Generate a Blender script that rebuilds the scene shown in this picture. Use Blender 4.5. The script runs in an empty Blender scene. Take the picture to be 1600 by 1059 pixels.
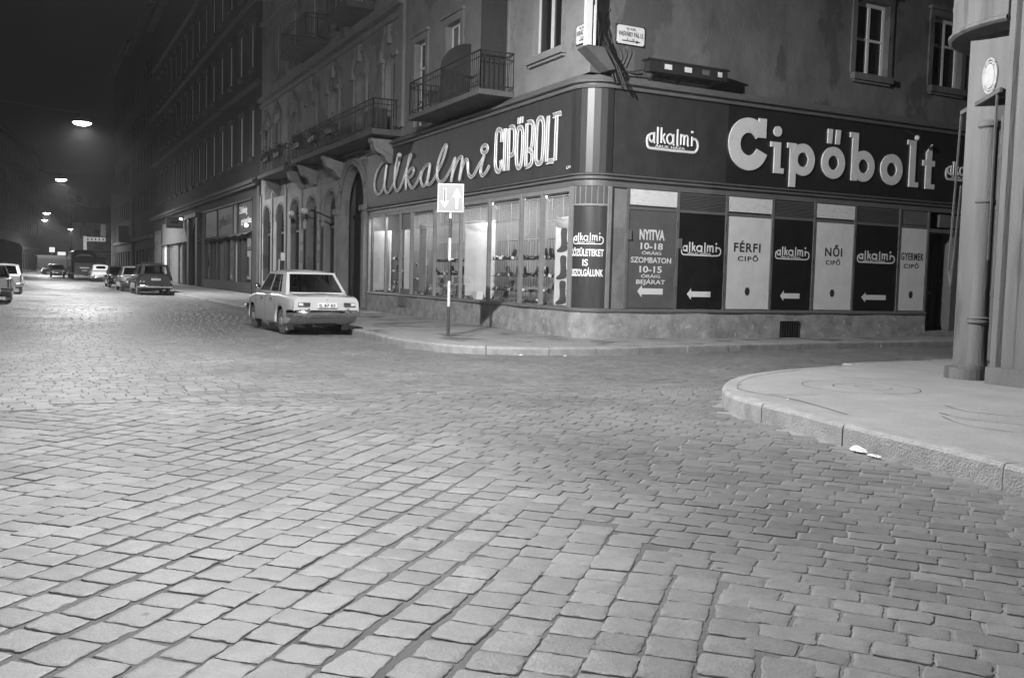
LP1, LP2 = 9800, 7600
WSTR, EXPO = .032, 0.08
SHOPW = 26
IESK = .012
HAZE = 0.0004
import bpy, math, random
import numpy as np
from math import sin, cos, pi, radians, sqrt, atan2, floor
from mathutils import Vector, Matrix
random.seed(7)
SC = bpy.context.scene
COL = SC.collection
ORG = {}

# ------------------------------------------------------------------ materials
def new_mat(name):
    m = bpy.data.materials.new(name); m.use_nodes = True
    nt = m.node_tree; b = nt.nodes['Principled BSDF']
    return m, nt, b

def mat(name, g, rough=0.7, var=0.15, scale=3.0, bump=0.0, bscale=60.0, metal=0.0, spec=0.5, patch=None, coat=0.0,
        stretch=None, speck=0.0):
    """grey procedural surface: base value g, broad and fine mottling, optional patches of another grey, fine bump"""
    m, nt, b = new_mat(name)
    N = nt.nodes; Lk = nt.links
    tc = N.new('ShaderNodeTexCoord')
    src = tc.outputs['Object']
    if stretch:
        mp = N.new('ShaderNodeMapping'); mp.inputs['Scale'].default_value = stretch
        Lk.new(src, mp.inputs['Vector']); src = mp.outputs['Vector']
    n1 = N.new('ShaderNodeTexNoise'); n1.inputs['Scale'].default_value = scale
    n1.inputs['Detail'].default_value = 8; n1.inputs['Roughness'].default_value = 0.65
    Lk.new(src, n1.inputs['Vector'])
    mr = N.new('ShaderNodeMapRange'); mr.inputs['From Min'].default_value = 0.25; mr.inputs['From Max'].default_value = 0.75
    mr.inputs['To Min'].default_value = g * (1 - var); mr.inputs['To Max'].default_value = g * (1 + var)
    Lk.new(n1.outputs['Fac'], mr.inputs['Value'])
    out = mr.outputs['Result']
    if patch:                                     # (value, scale, threshold)
        n2 = N.new('ShaderNodeTexNoise'); n2.inputs['Scale'].default_value = patch[1]; n2.inputs['Detail'].default_value = 6
        n2.inputs['Roughness'].default_value = 0.6
        Lk.new(src, n2.inputs['Vector'])
        st = N.new('ShaderNodeMapRange'); st.inputs['From Min'].default_value = patch[2]; st.inputs['From Max'].default_value = patch[2] + 0.05
        Lk.new(n2.outputs['Fac'], st.inputs['Value'])
        mx = N.new('ShaderNodeMix'); mx.data_type = 'FLOAT'
        Lk.new(st.outputs['Result'], mx.inputs['Factor']); Lk.new(out, mx.inputs['A']); mx.inputs['B'].default_value = patch[0]
        out = mx.outputs['Result']
    if speck:
        n3 = N.new('ShaderNodeTexNoise'); n3.inputs['Scale'].default_value = 140; n3.inputs['Detail'].default_value = 3
        Lk.new(tc.outputs['Object'], n3.inputs['Vector'])
        ma = N.new('ShaderNodeMapRange'); ma.inputs['From Min'].default_value = 0.3; ma.inputs['From Max'].default_value = 0.7
        ma.inputs['To Min'].default_value = 1 - speck; ma.inputs['To Max'].default_value = 1 + speck
        Lk.new(n3.outputs['Fac'], ma.inputs['Value'])
        mu = N.new('ShaderNodeMath'); mu.operation = 'MULTIPLY'
        Lk.new(out, mu.inputs[0]); Lk.new(ma.outputs['Result'], mu.inputs[1]); out = mu.outputs[0]
    cc = N.new('ShaderNodeCombineColor')
    for k in range(3): Lk.new(out, cc.inputs[k])
    Lk.new(cc.outputs['Color'], b.inputs['Base Color'])
    b.inputs['Roughness'].default_value = rough
    b.inputs['Metallic'].default_value = metal
    b.inputs['Specular IOR Level'].default_value = spec
    if coat:
        b.inputs['Coat Weight'].default_value = coat; b.inputs['Coat Roughness'].default_value = 0.08
    if bump:
        nb = N.new('ShaderNodeTexNoise'); nb.inputs['Scale'].default_value = bscale; nb.inputs['Detail'].default_value = 6
        Lk.new(src, nb.inputs['Vector'])
        bm = N.new('ShaderNodeBump'); bm.inputs['Strength'].default_value = min(1, bump); bm.inputs['Distance'].default_value = 0.012
        Lk.new(nb.outputs['Fac'], bm.inputs['Height']); Lk.new(bm.outputs['Normal'], b.inputs['Normal'])
    return m

def glow(name, v):
    m, nt, b = new_mat(name)
    b.inputs['Base Color'].default_value = (.8, .8, .8, 1)
    b.inputs['Emission Color'].default_value = (1, 1, 1, 1); b.inputs['Emission Strength'].default_value = v
    return m

def glass(name, tint=0.8, refl=1.0, rough=0.02):
    """thin pane: lets light through, mirrors by angle"""
    m, nt, b = new_mat(name); N = nt.nodes; Lk = nt.links
    tr = N.new('ShaderNodeBsdfTransparent'); tr.inputs['Color'].default_value = (tint, tint, tint, 1)
    gl = N.new('ShaderNodeBsdfGlossy'); gl.inputs['Roughness'].default_value = rough; gl.inputs['Color'].default_value = (.9, .9, .9, 1)
    fr = N.new('ShaderNodeFresnel'); fr.inputs['IOR'].default_value = 1.5
    mu = N.new('ShaderNodeMath'); mu.operation = 'MULTIPLY'; mu.inputs[1].default_value = refl; mu.use_clamp = True
    mx = N.new('ShaderNodeMixShader')
    Lk.new(fr.outputs[0], mu.inputs[0]); Lk.new(mu.outputs[0], mx.inputs['Fac'])
    Lk.new(tr.outputs[0], mx.inputs[1]); Lk.new(gl.outputs[0], mx.inputs[2])
    Lk.new(mx.outputs[0], N['Material Output'].inputs['Surface'])
    return m

M = {}
M['stone'] = mat('cobble_stone', .30, .5, .32, 1.1, .9, 38, spec=.5, patch=None, speck=.22)
M['joint'] = mat('joint_mortar', .115, .9, .35, 2.5, .9, 90, speck=.3)
M['asphalt'] = mat('pavement_asphalt', .31, .8, .16, 1.6, 1, 110, speck=.3, patch=(.30, .9, .55))
M['asphalt_dark'] = mat('old_asphalt', .29, .8, .25, 1.0, .8, 140, speck=.2, patch=(.12, .9, .55))
M['kerb'] = mat('kerb_granite', .3, .7, .3, 4, .9, 50, speck=.3)
M['medal'] = mat('pale_stone_medallion', .36, .8, .2, 8)
M['crack'] = mat('crack_filler', .05, .9, .2)
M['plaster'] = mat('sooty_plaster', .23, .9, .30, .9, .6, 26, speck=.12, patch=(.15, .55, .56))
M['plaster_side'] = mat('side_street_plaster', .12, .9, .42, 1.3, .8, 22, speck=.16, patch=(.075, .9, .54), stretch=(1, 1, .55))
M['plaster_mid'] = mat('corner_plaster', .2, .9, .26, 1.2, .6, 26, speck=.12, patch=(.15, .8, .57))  # mid grey plaster for the corner building and one sign strip
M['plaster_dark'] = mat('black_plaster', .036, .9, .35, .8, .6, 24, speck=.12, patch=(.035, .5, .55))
M['plinth'] = mat('patched_plinth_render', .29, .9, .45, 3.4, 1, 18, patch=(.42, 5.5, .6), speck=.25)
M['trim'] = mat('stucco_trim', .2, .85, .25, 2, .4, 30)
M['trim_dark'] = mat('dark_stucco_trim', .085, .85, .3, 2, .4, 30)
M['limestone'] = mat('pale_limestone', .13, .9, .3, 3.2, .8, 40, stretch=(1, 1, .12), speck=.22, patch=(.085, 2.2, .55))
M['frame_metal'] = mat('painted_shop_frame', .13, .5, .18, 5, .2, 40)
M['frame_pale'] = mat('pale_shop_frame', .23, .5, .18, 5, .2, 40)
M['moulding'] = mat('metal_moulding', .13, .42, .2, 3, .2, 30, stretch=(1, 1, 3))
M['fascia'] = mat('dark_fascia_glass', .022, .38, .3, 2.2, .15, 8, spec=.5)
M['fascia_mid'] = mat('mid_fascia_glass', .04, .4, .3, 2.4, .15, 10)
M['fascia_left'] = mat('dark_fascia_sheet', .04, .55, .3, 2.4, .2, 12)
M['column_glass'] = mat('fluted_dark_glass', .03, .42, .35, 6, 0, spec=.6, stretch=(4, 4, .3))
M['column_panel'] = mat('curved_dark_panel', .045, .4, .3, 4, .1, 20, stretch=(4, 4, .5))
M['white'] = mat('white_letter_paint', .8, .55, .06, 6)
M['white_dim'] = mat('cream_letter_paint', .68, .55, .08, 5)
M['panel_white'] = mat('white_panel', .68, .5, .13, 2.2, .15, 14, speck=.06)
M['panel_grey'] = mat('grey_panel', .105, .45, .25, 2.5, .2, 14, speck=.08)
M['panel_black'] = mat('black_panel', .014, .35, .5, 3, .2, 12)
M['ink'] = mat('black_ink', .03, .7, .1)
M['ink_grey'] = mat('grey_ink', .07, .7, .1)
M['milk'] = mat('milky_glass_box', .68, .4, .14, 5, 0, patch=(.45, 7, .62), stretch=(1, 1, 2.2))
M['louvre'] = mat('metal_louvre', .13, .5, .2, 6)
M['iron'] = mat('black_iron', .022, .6, .3, 8)
M['pole_dark'] = mat('dark_pole_paint', .06, .5, .2, 8)
M['pole_white'] = mat('white_pole_paint', .62, .5, .15, 12)
M['sign_grey'] = mat('grey_blue_sign', .27, .45, .05, 4)
M['neon_back'] = mat('letter_backing', .36, .5, .2, 8)
M['neon_tube'] = mat('unlit_neon_tube', .8, .25, .05, 8)
M['enamel'] = mat('white_enamel', .66, .3, .12, 8, coat=.4)
M['wood_dark'] = mat('dark_wood', .03, .6, .3, 3, .2, 30, stretch=(5, 5, .5))
M['plank'] = mat('display_planks', .22, .6, .4, 3, .1, 30, stretch=(9, 9, .25))
M['window_white'] = mat('white_window_paint', .62, .5, .12, 8)
M['glass'] = glass('shop_glass', .95, .16)
M['pane'] = glass('window_pane', .35, .9)
M['pane_dark'] = mat('dark_pane', .012, .08, .2, 2, spec=.6)
M['curtain'] = mat('net_curtain', .3, .9, .2, 4, stretch=(12, 12, .3))
M['car_light'] = mat('pale_car_paint', .5, .35, .03, 3, coat=1.0)
M['car_white'] = mat('white_car_paint', .6, .35, .04, 3, coat=1.0)
M['car_mid'] = mat('grey_car_paint', .3, .35, .05, 3, coat=1.0)
M['car_dark'] = mat('dark_car_paint', .018, .3, .1, 3, coat=1.0)
M['bus_paint'] = mat('dark_bus_paint', .04, .35, .15, 3, coat=.6)
M['chrome'] = mat('chrome', .62, .16, .05, 5, metal=1.0)
M['dull_chrome'] = mat('dull_chrome', .5, .3, .1, 5, metal=.9)
M['tyre'] = mat('tyre_rubber', .15, .75, .2, 12, .3, 60)
M['hub'] = mat('hubcap', .5, .3, .1, 8, metal=.6)
M['car_glass'] = glass('car_glass', .68, .8)
M['seat'] = mat('dark_upholstery', .03, .8, .2, 6)
M['lamp_red'] = mat('dark_lens', .05, .15, .1, 5, coat=1)
M['lamp_pale'] = mat('pale_lens', .6, .15, .1, 5, coat=1)
M['rubber'] = mat('black_rubber', .02, .7, .1, 5)
M['plate'] = mat('plate_white', .72, .5, .04, 6)
M['soffit_shade'] = mat('shaded_soffit', .06, .95, .3, 3)  # near-black: shade under the bay painted into the dirty soffit's colour
M['tarp'] = mat('dark_tarpaulin', .03, .85, .3, 2, .5, 10)
M['paper'] = mat('crumpled_paper', .82, .8, .05, 10)
M['lamp_on'] = glow('lit_lamp_glass', 60)
M['lit_soft'] = glow('lit_window_soft', .35)
M['lit_sign'] = glow('lit_sign_face', .25)
M['lit_small'] = glow('small_lit_bulb', 14)
M['shoe_dark'] = mat('dark_leather', .03, .35, .2, 8)
M['shoe_mid'] = mat('grey_leather', .16, .4, .2, 8)
M['shoe_pale'] = mat('pale_leather', .55, .45, .1, 8)
M['foliage'] = mat('dark_foliage', .05, .8, .4, 9)
M['stain'] = mat('patchy_old_wall', .16, .9, .5, 2.2, .6, 25, patch=(.3, 2.5, .6))

# ------------------------------------------------------------------ mesh builder
class MB:
    def __init__(s): s.v = []; s.f = []
    def quad(s, a, b, c, d):
        n = len(s.v); s.v += [Vector(a), Vector(b), Vector(c), Vector(d)]; s.f.append((n, n+1, n+2, n+3)); return s
    def poly(s, pts):
        n = len(s.v); s.v += [Vector(p) for p in pts]; s.f.append(tuple(range(n, n+len(pts)))); return s
    def box(s, x0, x1, y0, y1, z0, z1, fn=None):
        n = len(s.v)
        P = [(x0,y0,z0),(x1,y0,z0),(x1,y1,z0),(x0,y1,z0),(x0,y0,z1),(x1,y0,z1),(x1,y1,z1),(x0,y1,z1)]
        s.v += [Vector(fn(*p) if fn else p) for p in P]
        for q in ((0,3,2,1),(4,5,6,7),(0,1,5,4),(1,2,6,5),(2,3,7,6),(3,0,4,7)): s.f.append(tuple(n+i for i in q))
        return s
    def grid(s, rows, closed=False, cap0=False, cap1=False):
        """rows: list of lists of points"""
        n = len(s.v); R = len(rows); C = len(rows[0])
        for r in rows: s.v += [Vector(p) for p in r]
        for i in range(R-1):
            for j in range(C if closed else C-1):
                k = (j+1) % C
                s.f.append((n+i*C+j, n+i*C+k, n+(i+1)*C+k, n+(i+1)*C+j))
        if cap0: s.f.append(tuple(n+j for j in range(C))[::-1])
        if cap1: s.f.append(tuple(n+(R-1)*C+j for j in range(C)))
        return s
    def prism(s, poly, c0, c1, fn):
        """2D polygon (a,b) between depths c0 and c1 mapped by fn(a,b,c)"""
        return s.grid([[fn(a, b, c0) for a, b in poly], [fn(a, b, c1) for a, b in poly]], closed=True, cap0=True, cap1=True)
    def tube(s, path, r, n=8, flat=None, up=None, caps=True, closed=False):
        """path of points, radius r (number or list); flat=(normal direction, thickness) squashes it"""
        P = [Vector(p) for p in path]; rows = []; m = len(P)
        for i, p in enumerate(P):
            if closed: t = P[(i+1) % m] - P[i-1]
            else: t = P[min(i+1, m-1)] - P[max(i-1, 0)]
            if t.length < 1e-9: t = Vector((0, 0, 1))
            t.normalize()
            if flat: nn = Vector(flat[0][i] if isinstance(flat[0], list) else flat[0])
            else:
                nn = Vector((0, 0, 1)) if abs(t.z) < .9 else Vector((1, 0, 0))
                nn = (nn - t*nn.dot(t)).normalized()
            bb = t.cross(nn)
            if bb.length < 1e-6: bb = Vector((1, 0, 0))
            bb.normalize()
            rr = r[i] if isinstance(r, (list, tuple)) else r
            th = flat[1] if flat else rr
            rows.append([p + bb*(rr*cos(2*pi*k/n)) + nn*(th*sin(2*pi*k/n)) for k in range(n)])
        if closed: rows.append(rows[0])
        return s.grid(rows, closed=True, cap0=caps and not closed, cap1=caps and not closed)
    def cyl(s, p0, p1, r0, r1=None, n=16):
        return s.tube([p0, p1], [r0, r0 if r1 is None else r1], n)
    def lathe(s, prof, n=20, ax=None, o=(0, 0, 0)):
        """profile [(r,h)] about an axis through o; ax: 'x','y','z'"""
        o = Vector(o); rows = []
        for r, h in prof:
            row = []
            for k in range(n):
                a = 2*pi*k/n
                if ax == 'x': q = Vector((h, r*cos(a), r*sin(a)))
                elif ax == 'y': q = Vector((r*cos(a), h, r*sin(a)))
                else: q = Vector((r*cos(a), r*sin(a), h))
                row.append(o + q)
            rows.append(row)
        return s.grid(rows, closed=True, cap0=True, cap1=True)
    def sphere(s, c, r, n=14, sq=(1, 1, 1)):
        c = Vector(c); rows = []
        m = n//2
        for i in range(m+1):
            t = pi*i/m - pi/2; rr = max(cos(t), .02)
            rows.append([c + Vector((r*rr*cos(2*pi*k/n)*sq[0], r*rr*sin(2*pi*k/n)*sq[1], r*sin(t)*sq[2])) for k in range(n)])
        return s.grid(rows, closed=True, cap0=True, cap1=True)
    def add(s, o, fn=None):
        n = len(s.v); s.v += [Vector(fn(p)) if fn else p.copy() for p in o.v]
        s.f += [tuple(n+i for i in f) for f in o.f]; return s

def tag(o, label=None, cat=None, group=None, kind=None):
    if label: o['label'] = label
    if cat: o['category'] = cat
    if group: o['group'] = group
    if kind: o['kind'] = kind
    return o

def thing(name, loc, label, cat, group=None):
    e = bpy.data.objects.new(name, None); COL.objects.link(e); e.location = loc; e.empty_display_size = .2
    ORG[e.name] = Vector(loc); return tag(e, label, cat, group)

def build(name, mb, m, parent=None, smooth=False, angle=40, label=None, cat=None, group=None, kind=None):
    me = bpy.data.meshes.new(name)
    if parent is not None: org = ORG[parent.name]
    else:
        xs = [p.x for p in mb.v]; ys = [p.y for p in mb.v]; zs = [p.z for p in mb.v]
        org = Vector(((min(xs)+max(xs))/2, (min(ys)+max(ys))/2, min(zs)))
        if kind == 'structure': org = Vector((0, 0, 0))
    me.from_pydata([p - org for p in mb.v], [], mb.f)
    me.materials.append(M[m] if isinstance(m, str) else m)
    me.update()
    if smooth:
        me.polygons.foreach_set('use_smooth', [True]*len(me.polygons))
        try: me.set_sharp_from_angle(angle=radians(angle))
        except Exception: pass
    o = bpy.data.objects.new(name, me); COL.objects.link(o)
    if parent is not None: o.parent = parent
    else: o.location = org
    ORG[o.name] = org
    return tag(o, label, cat, group, kind)

def copy_tree(o, parent=None):
    c = o.copy(); COL.objects.link(c); c.parent = parent
    for ch in list(o.children): copy_tree(ch, c)
    return c

# ------------------------------------------------------------------ facade frames
XL, YR = 10.9, 17.85
def FL(y, z, w=0.0): return Vector((XL - w, y, z))            # left facade (faces -x): a = y
def FR(x, z, w=0.0): return Vector((x, YR - w, z))            # right facade (faces -y): a = x
def FW(p, off=0.0): return p

def smoothpath(pts, k=4, closed=False):
    P = [Vector((a, b, 0)) for a, b in pts]; out = []
    n = len(P)
    if closed and (P[0]-P[-1]).length < 1e-6: P = P[:-1]; n -= 1
    for i in range(n if closed else n-1):
        if closed: p0, p1, p2, p3 = P[i-1], P[i], P[(i+1) % n], P[(i+2) % n]
        else: p0, p1, p2, p3 = P[max(i-1, 0)], P[i], P[i+1], P[min(i+2, n-1)]
        for j in range(k):
            t = j/k
            q = .5*((2*p1) + (p2-p0)*t + (2*p0-5*p1+4*p2-p3)*t*t + (3*p1-p0-3*p2+p3)*t**3)
            out.append((q.x, q.y))
    if not closed: out.append((P[-1].x, P[-1].y))
    return out

FONT_CACHE = {}
def glyphs(text, bold=0.0, space=1.0):
    key = (text, bold, space)
    if key in FONT_CACHE: return FONT_CACHE[key]
    c = bpy.data.curves.new('lettering', 'FONT'); c.body = text; c.extrude = .5; c.offset = bold; c.resolution_u = 4
    c.space_character = space
    o = bpy.data.objects.new('lettering', c); COL.objects.link(o)
    me = o.to_mesh()
    v = [tuple(p.co) for p in me.vertices]; f = [tuple(p.vertices) for p in me.polygons]
    o.to_mesh_clear(); bpy.data.objects.remove(o); bpy.data.curves.remove(c)
    FONT_CACHE[key] = (v, f); return v, f

def text(mb, s, a0, a1, b0, cap, fn, c0=0.0, th=.004, bold=.012, space=1.0):
    """lettering fitted between a0 and a1, baseline b0, capital height cap; fn(a,b,c) maps to the world"""
    v, f = glyphs(s, bold, space)
    xs = [p[0] for p in v]; x0, x1 = min(xs), max(xs)
    n = len(mb.v)
    for x, y, z in v:
        mb.v.append(Vector(fn(a0 + (x-x0)/(x1-x0)*(a1-a0), b0 + y/.729*cap, c0 + (z+.5)*th)))
    mb.f += [tuple(n+i for i in q) for q in f]
    return mb

# wall with openings: openings (u0,u1,v0,v1) or (u0,u1,v0,v1,'arch')
def wall(mb, fn, u0, u1, v0, v1, ops, depth=.22):
    us = sorted({u0, u1, *[min(max(o[0], u0), u1) for o in ops], *[min(max(o[1], u0), u1) for o in ops]})
    vs = sorted({v0, v1, *[min(max(o[2], v0), v1) for o in ops], *[min(max(o[3], v0), v1) for o in ops]})
    for i in range(len(us)-1):
        for j in range(len(vs)-1):
            cu, cv = (us[i]+us[i+1])/2, (vs[j]+vs[j+1])/2
            if any(o[0] < cu < o[1] and o[2] < cv < o[3] for o in ops): continue
            mb.quad(fn(us[i], vs[j], 0), fn(us[i+1], vs[j], 0), fn(us[i+1], vs[j+1], 0), fn(us[i], vs[j+1], 0))
    for o in ops:
        a, b, c, d = o[:4]
        if len(o) > 4:
            n = 14; ra = (b-a)/2; rb = min(ra, d-c) if o[4] == 'arch' else o[4]
            arc = [((a+b)/2 - ra*cos(pi*k/n), d - rb + rb*sin(pi*k/n)) for k in range(n+1)]
            for k in range(n):
                p, q = arc[k], arc[k+1]
                mb.quad(fn(p[0], p[1], 0), fn(q[0], q[1], 0), fn(q[0], d, 0), fn(p[0], d, 0))
                mb.quad(fn(p[0], p[1], 0), fn(q[0], q[1], 0), fn(q[0], q[1], -depth), fn(p[0], p[1], -depth))
            top = d - rb
        else:
            mb.quad(fn(a, d, 0), fn(b, d, 0), fn(b, d, -depth), fn(a, d, -depth)); top = d
        mb.quad(fn(a, c, 0), fn(a, top, 0), fn(a, top, -depth), fn(a, c, -depth))
        mb.quad(fn(b, c, 0), fn(b, top, 0), fn(b, top, -depth), fn(b, c, -depth))
        mb.quad(fn(a, c, 0), fn(b, c, 0), fn(b, c, -depth), fn(a, c, -depth))
    return mb

def window(parent, fn, u0, u1, v0, v1, d=.14, fr=.07, mull=1, trans=.7, m='window_white', pane='pane_dark', sill=None, surround=None,
           sm='trim', back=True):
    """casement window part with pane and sill as sub-parts"""
    mb = MB(); B = lambda a, b, c, e, w0, w1: mb.box(a, b, c, e, w0, w1, fn)
    B(u0, u0+fr, v0, v1, -d-.05, -d); B(u1-fr, u1, v0, v1, -d-.05, -d)
    B(u0+fr, u1-fr, v0, v0+fr, -d-.05, -d); B(u0+fr, u1-fr, v1-fr, v1, -d-.05, -d)
    zt = v0+(v1-v0)*trans
    if trans < 1: B(u0+fr, u1-fr, zt-.03, zt+.03, -d-.048, -d+.005)
    for k in range(mull):
        c = u0+(u1-u0)*(k+1)/(mull+1); B(c-.04, c+.04, v0+fr, v1-fr, -d-.046, -d+.012)
    w = build('window', mb, m, parent)
    g = MB().quad(fn(u0+fr*.5, v0+fr*.5, -d-.03), fn(u1-fr*.5, v0+fr*.5, -d-.03), fn(u1-fr*.5, v1-fr*.5, -d-.03), fn(u0+fr*.5, v1-fr*.5, -d-.03))
    build('pane', g, pane, w)
    if sill:
        s = MB().box(u0-sill, u1+sill, v0-.16, v0-.003, -.02, .16, fn).box(u0-sill+.05, u1+sill-.05, v0-.22, v0-.161, -.02, .09, fn)
        build('sill', s, sm, w)
    if surround:
        s = MB(); t = surround
        s.box(u0-t, u0-.003, v0, v1, -.02, .05, fn).box(u1+.003, u1+t, v0, v1, -.02, .05, fn).box(u0-t, u1+t, v1+.003, v1+t, -.02, .06, fn)
        s.box(u0-t-.06, u1+t+.06, v1+t+.003, v1+t+.09, -.02, .13, fn)
        build('surround', s, sm, w)
    return w
# ------------------------------------------------------------------ camera
cam = bpy.data.cameras.new('camera'); co = bpy.data.objects.new('camera', cam); COL.objects.link(co)
cam.sensor_width = 36; cam.lens = 32.96; cam.clip_end = 3000; cam.clip_start = .05
F_, CX_, CY_ = 1465., 800., 529.5
def ray(px, py): return Vector((px-CX_, -(py-CY_), -F_))
_L = ray(50, 412).normalized(); _U = ray(1050, 412+1000*math.tan(radians(1.5))).cross(_L)
if _U.y < 0: _U = -_U
_U.normalize(); _R = _L.cross(_U).normalized()
co.matrix_world = Matrix.Translation((0, 0, 1.5)) @ Matrix((_R, _L, _U)).to_4x4()
SC.camera = co

# ------------------------------------------------------------------ ground, road, pavements
random.seed(11)
# kerb outlines (world metres)
NKERB = [(6.55, 260), (6.6, 120), (6.75, 60), (6.85, 34), (6.78, 21), (6.72, 19.2), (6.85, 17.7), (7.25, 16.6), (8.1, 15.98), (9.3, 15.62), (10.8, 15.6),
         (13.4, 15.9), (16.7, 16.1), (21.1, 16.25), (40, 16.5)]
SKERB = [(40, 12.0), (15.0, 11.62), (12.0, 11.15), (10.4, 10.8), (9.3, 10.4), (8.5, 9.93), (7.8, 9.3), (7.3, 8.65), (7.05, 8.0), (6.93, 7.17), (6.72, 6.2),
         (6.55, 5.0), (6.42, 4.2), (6.3, 2), (6.2, -2), (6.1, -14)]
WKERB = [(-3.1, -14), (-3.1, 60), (-3.2, 120), (-3.0, 168), (2, 235), (12, 330)]
g = MB().quad((-400, -300, -.045), (600, -300, -.045), (600, 900, -.045), (-400, 900, -.045))
build('ground', g, 'joint', kind='structure')

def path_offset(P, d):
    out = []
    for i, p in enumerate(P):
        a = Vector(P[max(i-1, 0)]); b = Vector(P[min(i+1, len(P)-1)]); t = (b-a).normalized(); out.append((p[0]-t.y*d, p[1]+t.x*d))
    return out
def resample(P, step):
    out = [P[0]]
    for a, b in zip(P[:-1], P[1:]):
        L = math.dist(a, b); n = max(1, round(L/step))
        for k in range(1, n+1): out.append((a[0]+(b[0]-a[0])*k/n, a[1]+(b[1]-a[1])*k/n))
    return out
def smooth2(P, k=3): return smoothpath(P, k)

def kerb(name, P, h, side, mat_='kerb', slen=1.1, wd=.17, far=90):
    """kerb stones of real length set end to end along path P; side=+1 pavement on the left of the path"""
    P = resample(smooth2(P, 4), .12); mb = MB()
    Q = [p for p in P if math.hypot(*p) < far]
    acc = [0]
    for a, b in zip(Q[:-1], Q[1:]): acc.append(acc[-1]+math.dist(a, b))
    i = 0
    while i < len(Q)-2:
        L = random.uniform(.75, 1.4)*slen; j = i+1
        while j < len(Q)-1 and acc[j]-acc[i] < L: j += 1
        seg = Q[i:j+1]
        if len(seg) >= 2:
            dz = random.uniform(-.008, .006); do = random.uniform(-.012, .012)
            prof = [(0+do, -.05), (0+do, h-.035+dz), (.012+do, h-.008+dz), (.035+do, h+dz), (wd, h+.002+dz*.3), (wd, -.05)]
            rows = []
            for k, p in enumerate(seg):
                a = Vector(seg[max(k-1, 0)]); b = Vector(seg[min(k+1, len(seg)-1)]); t = (b-a).normalized()
                nx, ny = -t.y*side, t.x*side
                jit = random.uniform(-.004, .004)
                e = 0.006 if k in (0, len(seg)-1) else 0
                pp = (p[0]+t.x*e*(1 if k == 0 else -1), p[1]+t.y*e*(1 if k == 0 else -1))
                rows.append([(pp[0]+nx*(w+jit*(w < .1)), pp[1]+ny*(w+jit*(w < .1)), z) for w, z in prof])
            mb.grid(rows, closed=True, cap0=True, cap1=True)
        i = j
    return build(name, mb, mat_, kind='structure')
kerb('kerb', NKERB, .15, +1)
kerb('kerb', SKERB, .20, +1, slen=1.5)
kerb('kerb', WKERB, .15, +1)

def pave(name, P, other, z, m):
    A = path_offset(smooth2(P, 4), .165)
    A = resample(A, 1.0)
    n = len(A); mb = MB()
    O = resample(other, max(.5, sum(math.dist(a, b) for a, b in zip(other[:-1], other[1:]))/(n-1)))
    # pair up by parameter
    def at(Pl, t):
        acc = [0]
        for a, b in zip(Pl[:-1], Pl[1:]): acc.append(acc[-1]+math.dist(a, b))
        d = t*acc[-1]
        for k in range(len(Pl)-1):
            if acc[k+1] >= d - 1e-9:
                s = (d-acc[k])/max(1e-9, acc[k+1]-acc[k]); return (Pl[k][0]+(Pl[k+1][0]-Pl[k][0])*s, Pl[k][1]+(Pl[k+1][1]-Pl[k][1])*s)
        return Pl[-1]
    rows = []
    for k in range(n):
        t = k/(n-1); o = at(other, t) if not callable(other) else other(A[k])
        rows.append([(A[k][0]+(o[0]-A[k][0])*q/4, A[k][1]+(o[1]-A[k][1])*q/4, z) for q in range(5)])
    mb.grid(rows); return build(name, mb, m, kind='structure')
def onorth(p):
    if p[1] > 19.5: return (11.2, p[1])
    if p[0] > 10.6: return (p[0], 18.1)
    # fan round the corner
    t = (19.5-p[1])/(19.5-15.6); t = max(0, min(1, t)); s = (p[0]-6.9)/(10.6-6.9); s = max(0, min(1, s)); q = (t+s)/2
    return (11.2, 19.5) if q < .02 else ((11.2, 19.5-q*2.6) if q < .5 else (11.2+(q-.5)*.2, 18.2))
mb = MB()
A = resample(path_offset(smooth2(NKERB, 4), .165), .8)
poly = [(a, b, .149) for a, b in A] + [(40, 18.1, .149), (11.5, 18.1, .149), (11.2, 18.5, .149), (11.2, 260, .149)]
build('pavement', MB().poly(poly), 'asphalt_dark', kind='structure')
A = resample(path_offset(smooth2(SKERB, 4), .165), .5)
poly = [(a, b, .198) for a, b in A] + [(60, -14, .198), (60, 12.1, .198)]
build('pavement', MB().poly(poly), 'asphalt', kind='structure')
poly = [(a, b, .149) for a, b in path_offset(WKERB, .165)] + [(-8, 330, .149), (-8, -14, .149)]
build('pavement', MB().poly(poly), 'asphalt_dark', kind='structure')

# cracks and the round patch in the right-hand pavement: thin sunk tar lines
def ribbon(mb, pts, w, z):
    P = smoothpath(pts, 5)
    rows = []
    for i, p in enumerate(P):
        a = Vector(P[max(i-1, 0)]); b = Vector(P[min(i+1, len(P)-1)]); t = (b-a)
        t = t.normalized() if t.length > 1e-9 else Vector((1, 0))
        ww = w*random.uniform(.35, 1.2)
        rows.append([(p[0]-t.y*ww, p[1]+t.x*ww, z), (p[0]+t.y*ww, p[1]-t.x*ww, z)])
    mb.grid(rows)
mb = MB()
def ell(cx, cy, r, a0=0, a1=2*pi, n=16, wob=.03): return [(cx+(r+random.uniform(-wob, wob)*r)*cos(a0+(a1-a0)*k/n), cy+(r+random.uniform(-wob, wob)*r)*sin(a0+(a1-a0)*k/n)) for k in range(n+1)]
ribbon(mb, ell(9.45, 8.6, .72), .008, .2015)
ribbon(mb, ell(9.5, 8.62, .36, .3, 5.8), .008, .2015)
ribbon(mb, ell(9.55, 8.6, .13, 0, 4), .008, .2015)
ribbon(mb, [(8.1, 9.3), (7.75, 9.0), (7.6, 8.5), (7.65, 8.0), (7.5, 7.4), (7.3, 6.8)], .009, .2015)
ribbon(mb, [(7.65, 8.35), (8.0, 8.2), (8.3, 8.15)], .008, .2015)
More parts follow.
